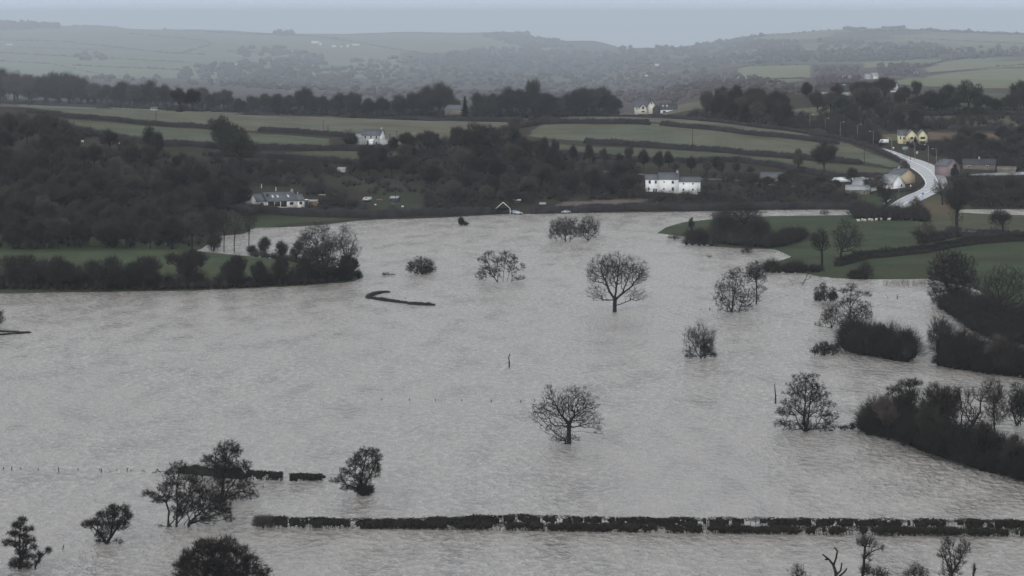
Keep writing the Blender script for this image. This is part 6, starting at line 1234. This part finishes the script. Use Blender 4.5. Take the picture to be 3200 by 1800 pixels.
# central wood
WOODC = [(1255, 478), (1330, 462), (1420, 448), (1500, 424), (1600, 425), (1640, 445), (1680, 470), (1760, 520), (1990, 552), (2010, 575), (2010, 615), (1800, 628), (1690, 648), (1560, 655), (1400, 664), (1330, 600), (1250, 560), (1050, 545), (1120, 520)]
for a, b_, p in scatter(WOODC, 48, 9.0, 2):
    wood_tree(a, b_, rnd.uniform(8, 11.5), rnd.uniform(8, 12), 'bare tree in the brown wood covering the central slope', 'trees of the central wood')
RT('oak_tree', 'tallest bare tree of the central wood reaching into the top field', 1488, 500, 380, 1432, 1548, 258, n=620, tm='twig', twigs=7, tw=0.03, rmin=0.03, tl=(0.7, 1.8))
for a, b_, w_, h_, l in ((1425, 470, 9, 12, 'bare tree just left of the tallest one in the central wood'),):
    wood_tree(a, b_, w_, h_, l, None, 7)
for a, b_ in ((1270, 452), (1305, 455), (1350, 460), (1230, 470), (1195, 500), (1155, 520), (1240, 520), (1300, 500)):
    wood_tree(a, b_, rnd.uniform(6, 8), rnd.uniform(5, 8), 'bushy tree around the farmhouse garden', 'small trees near the farmhouse')
bank('clipped_bush', 'big dark domed bush at the left end of the farmhouse', [(1086, 450), (1110, 451)], 2.5, 3.6, 262, m='bramble', flat=1.15, nsp=300)
for i_, (a, b_) in enumerate(((1732, 512), (1790, 515), (1842, 512), (1888, 520), (1700, 500), (1965, 532), (2010, 536), (2060, 540), (2110, 542), (2160, 545), (2210, 548), (2255, 548), (2300, 550), (2345, 552), (1935, 520), (2240, 530), (2090, 525))):
    wood_tree(a, b_, rnd.uniform(4.5, 6.5), rnd.uniform(8, 12) if i_ < 8 else rnd.uniform(5.5, 9), 'thin bare tree on the slope above the white house', 'trees above the white house')
wood_tree(2575, 548, 15, 17, 'broad hazy bare tree standing in the lower right field', None, 1)
wood_tree(2494, 548, 6, 13, 'slim bare tree left of the broad hazy one', None, 4)
for a, b_ in ((2400, 585), (2450, 590), (2520, 590), (2560, 580), (2610, 600), (2480, 560), (2590, 620), (2660, 575), (2720, 600), (2350, 590)):
    wood_tree(a, b_, rnd.uniform(6, 9), rnd.uniform(5, 8), 'scrubby tree on the bank between the white house and the bend', 'trees on the bank')
# wood right of the hilltop houses
for a, b_, p in scatter([(2170, 376), (2180, 345), (2300, 338), (2440, 350), (2480, 395), (2440, 405), (2330, 392), (2250, 385)], 22, 9.0, 3):
    wood_tree(a, b_, rnd.uniform(9, 12), rnd.uniform(11, 16.5), 'bare tree in the wood right of the hilltop houses', 'trees of the hilltop wood')
for a, b_, w_, h_ in ((2300, 352, 10, 18), (2210, 372, 8, 17), (2425, 372, 12, 17), (2350, 350, 11, 15)):
    wood_tree(a, b_, w_, h_, 'tall bare tree in the wood right of the hilltop houses', 'trees of the hilltop wood')
bank('thorn_thicket', 'long brown thicket along the hedge line above the right hand slope', [(2880, 358), (3000, 360), (3120, 357), (3250, 354)], 4.5, 4.6, 263, m='scrub', flat=0.9, nsp=260)
bank('thorn_thicket', 'brown thicket behind the yellow house', [(2760, 398), (2860, 402), (2960, 400)], 4.5, 4.2, 264, m='scrub', flat=0.9, nsp=260)
# right hand hillside trees
for a, b_, p in scatter([(2530, 352), (2560, 300), (2720, 305), (2880, 312), (2900, 350), (2870, 400), (2760, 420), (2640, 400), (2560, 385)], 26, 9.5, 4):
    wood_tree(a, b_, rnd.uniform(9, 12), rnd.uniform(9, 13.5), 'bare tree on the wooded slope above the yellow house', 'trees above the yellow house')
for a, b_ in ((2880, 352), (2905, 358), (2930, 352), (2945, 358), (2975, 356), (2995, 350), (3060, 356), (3085, 350), (3110, 357), (3140, 352), (3165, 356), (3200, 350), (3225, 356), (3250, 352)):
    wood_tree(a, b_, rnd.uniform(10, 15), rnd.uniform(10, 16), 'tree in the hedge line above the right hand slope', 'trees of the right hedge line')
RT('oak_tree', 'large round oak crowning the right hand slope', 3028, 364, 250, 2965, 3082, 257, n=700, tm='twig_green', twigs=7, tw=0.035, rmin=0.035, tl=(0.7, 1.8))
wood_tree(2960, 330, 14, 14, 'rounded tree left of the large oak on the right slope', None, 3)
wood_tree(3190, 345, 15, 19, 'tall tree at the right edge above the slope', None, 2)
wood_tree(2765, 312, 17, 15, 'round oak in front of the hamlet gable', None, 5)
wood_tree(2520, 305, 9, 11, 'dark tree at the left end of the hamlet', None, 6)
for a, b_, p in scatter([(2900, 470), (3000, 440), (3080, 430), (3230, 430), (3230, 500), (3060, 500), (3000, 480)], 16, 9.0, 5):
    wood_tree(a, b_, rnd.uniform(8, 11), rnd.uniform(6, 9.5), 'tree in the dark garden ground right of the yellow house', 'garden trees on the right')
for a, b_ in ((3060, 600), (3110, 610), (3160, 600), (3200, 620), (3010, 590), (3040, 640), (3100, 645), (3170, 640)):
    wood_tree(a, b_, rnd.uniform(7, 9), rnd.uniform(5, 7.5), 'scrubby tree on the low ground at the right edge', 'trees on the right low ground')
for i_, (r, W0, H0) in enumerate(PR):
    if i_ not in USED: wood_tree(500 + i_ * 10, 640, 9, 11, 'bare tree in the dark wood filling the left hillside', 'trees of the dark left wood', i_)

# ------------------------------------------------------------------ undergrowth (uncountable)
def under(name, label, poly, n, r0, r1, seed, m='scrub', nsp=150, sw=0.035, core=0.34, flat=1.0, cat='undergrowth', avoid=()):
    rg = random.Random(seed); xs = [a for a, _ in poly]; ys = [b_ for _, b_ in poly]; P, R = [], []; tries = 0
    while len(P) < n and tries < n * 30:
        tries += 1; a, b_ = rg.uniform(min(xs), max(xs)), rg.uniform(min(ys), max(ys))
        if not pin(poly, a, b_) or any(x0 < a < x1 and y0 < b_ < y1 for x0, y0, x1, y1 in avoid): continue
        P.append(tuple(at(a, b_))); R.append(rg.uniform(r0, r1))
    return mass(name, label, cat, P, R, m, seed, kind='stuff', nsp=nsp, sw=sw, core=core, flat=flat, sl=0.9, upb=0.9)
AV = [(740, 585, 960, 664), (2000, 530, 2200, 612), (1050, 395, 1225, 470), (1540, 630, 1640, 672), (960, 615, 1000, 655), (1740, 650, 1790, 672), (1050, 520, 1085, 545), (1120, 600, 1330, 662), (2680, 540, 2960, 668), (2600, 555, 2700, 612), (2360, 535, 2450, 572), (1680, 632, 1710, 650)]
under('undergrowth', 'dark brush between the trees of the left hillside wood', [(-80, 345), (90, 372), (230, 405), (350, 460), (520, 485), (640, 510), (760, 560), (780, 600), (760, 655), (690, 700), (640, 772), (-80, 784)], 900, 1.8, 3.4, 401, avoid=AV + [(250, 438, 500, 472)])
under('undergrowth', 'brown brush covering the slope around the central wood', [(640, 505), (1130, 515), (1260, 470), (1480, 425), (1600, 425), (1700, 480), (2100, 545), (2500, 560), (2790, 560), (2780, 660), (2000, 652), (2050, 620), (1700, 636), (1560, 662), (1300, 668), (1000, 664), (760, 655), (780, 600)], 1150, 1.4, 2.9, 402, avoid=AV + [(1010, 545, 1340, 610)])
P_, R_ = [], []
for a in np.arange(-60, 1930, 7.0):
    b_ = np.interp(a, [0, 300, 560, 1100, 1640, 1960], [324, 333, 346, 365, 371, 362]); Dd = atD(a, b_) + (rnd.uniform(6, 38) if a < 1780 else rnd.uniform(34, 60))
    P_.append(tuple(at(a, b_, Dd))); R_.append(rnd.uniform(3.5, 6.5))
mass('undergrowth', 'brush under the trees along the ridge', 'undergrowth', P_, R_, 'scrub', 403, kind='stuff', nsp=200, sw=0.035, core=0.45, flat=1.0, sl=0.8, upb=0.9)
under('undergrowth', 'patchy brush in the rough clearing above the shore garden', [(1010, 540), (1340, 560), (1340, 612), (1100, 610)], 60, 0.8, 2.0, 408)
under('undergrowth', 'brush of the hilltop wood and roadside', [(2140, 370), (2200, 345), (2440, 350), (2540, 372), (2740, 420), (2760, 462), (2700, 448), (2540, 412), (2300, 384)], 300, 1.8, 3.2, 404)
under('undergrowth', 'brush on the gardens and banks right of the road', [(2800, 455), (2960, 445), (3230, 440), (3230, 536), (3060, 530), (2940, 500), (2880, 478)], 300, 1.6, 3.0, 405, avoid=[(2800, 400, 2910, 455)])
under('undergrowth', 'brush on the low ground at the right edge', [(2975, 560), (3230, 560), (3230, 650), (3000, 650), (2960, 620)], 220, 1.6, 2.8, 406)
under('undergrowth', 'brush on the right hand hillside above the yellow house', [(2540, 310), (2880, 312), (2900, 360), (3230, 366), (3230, 400), (2860, 410), (2740, 415), (2560, 372)], 360, 1.6, 3.0, 407, avoid=[(2620, 255, 2800, 300)])
# ------------------------------------------------------------------ far woods and hedgerows fading in the rain
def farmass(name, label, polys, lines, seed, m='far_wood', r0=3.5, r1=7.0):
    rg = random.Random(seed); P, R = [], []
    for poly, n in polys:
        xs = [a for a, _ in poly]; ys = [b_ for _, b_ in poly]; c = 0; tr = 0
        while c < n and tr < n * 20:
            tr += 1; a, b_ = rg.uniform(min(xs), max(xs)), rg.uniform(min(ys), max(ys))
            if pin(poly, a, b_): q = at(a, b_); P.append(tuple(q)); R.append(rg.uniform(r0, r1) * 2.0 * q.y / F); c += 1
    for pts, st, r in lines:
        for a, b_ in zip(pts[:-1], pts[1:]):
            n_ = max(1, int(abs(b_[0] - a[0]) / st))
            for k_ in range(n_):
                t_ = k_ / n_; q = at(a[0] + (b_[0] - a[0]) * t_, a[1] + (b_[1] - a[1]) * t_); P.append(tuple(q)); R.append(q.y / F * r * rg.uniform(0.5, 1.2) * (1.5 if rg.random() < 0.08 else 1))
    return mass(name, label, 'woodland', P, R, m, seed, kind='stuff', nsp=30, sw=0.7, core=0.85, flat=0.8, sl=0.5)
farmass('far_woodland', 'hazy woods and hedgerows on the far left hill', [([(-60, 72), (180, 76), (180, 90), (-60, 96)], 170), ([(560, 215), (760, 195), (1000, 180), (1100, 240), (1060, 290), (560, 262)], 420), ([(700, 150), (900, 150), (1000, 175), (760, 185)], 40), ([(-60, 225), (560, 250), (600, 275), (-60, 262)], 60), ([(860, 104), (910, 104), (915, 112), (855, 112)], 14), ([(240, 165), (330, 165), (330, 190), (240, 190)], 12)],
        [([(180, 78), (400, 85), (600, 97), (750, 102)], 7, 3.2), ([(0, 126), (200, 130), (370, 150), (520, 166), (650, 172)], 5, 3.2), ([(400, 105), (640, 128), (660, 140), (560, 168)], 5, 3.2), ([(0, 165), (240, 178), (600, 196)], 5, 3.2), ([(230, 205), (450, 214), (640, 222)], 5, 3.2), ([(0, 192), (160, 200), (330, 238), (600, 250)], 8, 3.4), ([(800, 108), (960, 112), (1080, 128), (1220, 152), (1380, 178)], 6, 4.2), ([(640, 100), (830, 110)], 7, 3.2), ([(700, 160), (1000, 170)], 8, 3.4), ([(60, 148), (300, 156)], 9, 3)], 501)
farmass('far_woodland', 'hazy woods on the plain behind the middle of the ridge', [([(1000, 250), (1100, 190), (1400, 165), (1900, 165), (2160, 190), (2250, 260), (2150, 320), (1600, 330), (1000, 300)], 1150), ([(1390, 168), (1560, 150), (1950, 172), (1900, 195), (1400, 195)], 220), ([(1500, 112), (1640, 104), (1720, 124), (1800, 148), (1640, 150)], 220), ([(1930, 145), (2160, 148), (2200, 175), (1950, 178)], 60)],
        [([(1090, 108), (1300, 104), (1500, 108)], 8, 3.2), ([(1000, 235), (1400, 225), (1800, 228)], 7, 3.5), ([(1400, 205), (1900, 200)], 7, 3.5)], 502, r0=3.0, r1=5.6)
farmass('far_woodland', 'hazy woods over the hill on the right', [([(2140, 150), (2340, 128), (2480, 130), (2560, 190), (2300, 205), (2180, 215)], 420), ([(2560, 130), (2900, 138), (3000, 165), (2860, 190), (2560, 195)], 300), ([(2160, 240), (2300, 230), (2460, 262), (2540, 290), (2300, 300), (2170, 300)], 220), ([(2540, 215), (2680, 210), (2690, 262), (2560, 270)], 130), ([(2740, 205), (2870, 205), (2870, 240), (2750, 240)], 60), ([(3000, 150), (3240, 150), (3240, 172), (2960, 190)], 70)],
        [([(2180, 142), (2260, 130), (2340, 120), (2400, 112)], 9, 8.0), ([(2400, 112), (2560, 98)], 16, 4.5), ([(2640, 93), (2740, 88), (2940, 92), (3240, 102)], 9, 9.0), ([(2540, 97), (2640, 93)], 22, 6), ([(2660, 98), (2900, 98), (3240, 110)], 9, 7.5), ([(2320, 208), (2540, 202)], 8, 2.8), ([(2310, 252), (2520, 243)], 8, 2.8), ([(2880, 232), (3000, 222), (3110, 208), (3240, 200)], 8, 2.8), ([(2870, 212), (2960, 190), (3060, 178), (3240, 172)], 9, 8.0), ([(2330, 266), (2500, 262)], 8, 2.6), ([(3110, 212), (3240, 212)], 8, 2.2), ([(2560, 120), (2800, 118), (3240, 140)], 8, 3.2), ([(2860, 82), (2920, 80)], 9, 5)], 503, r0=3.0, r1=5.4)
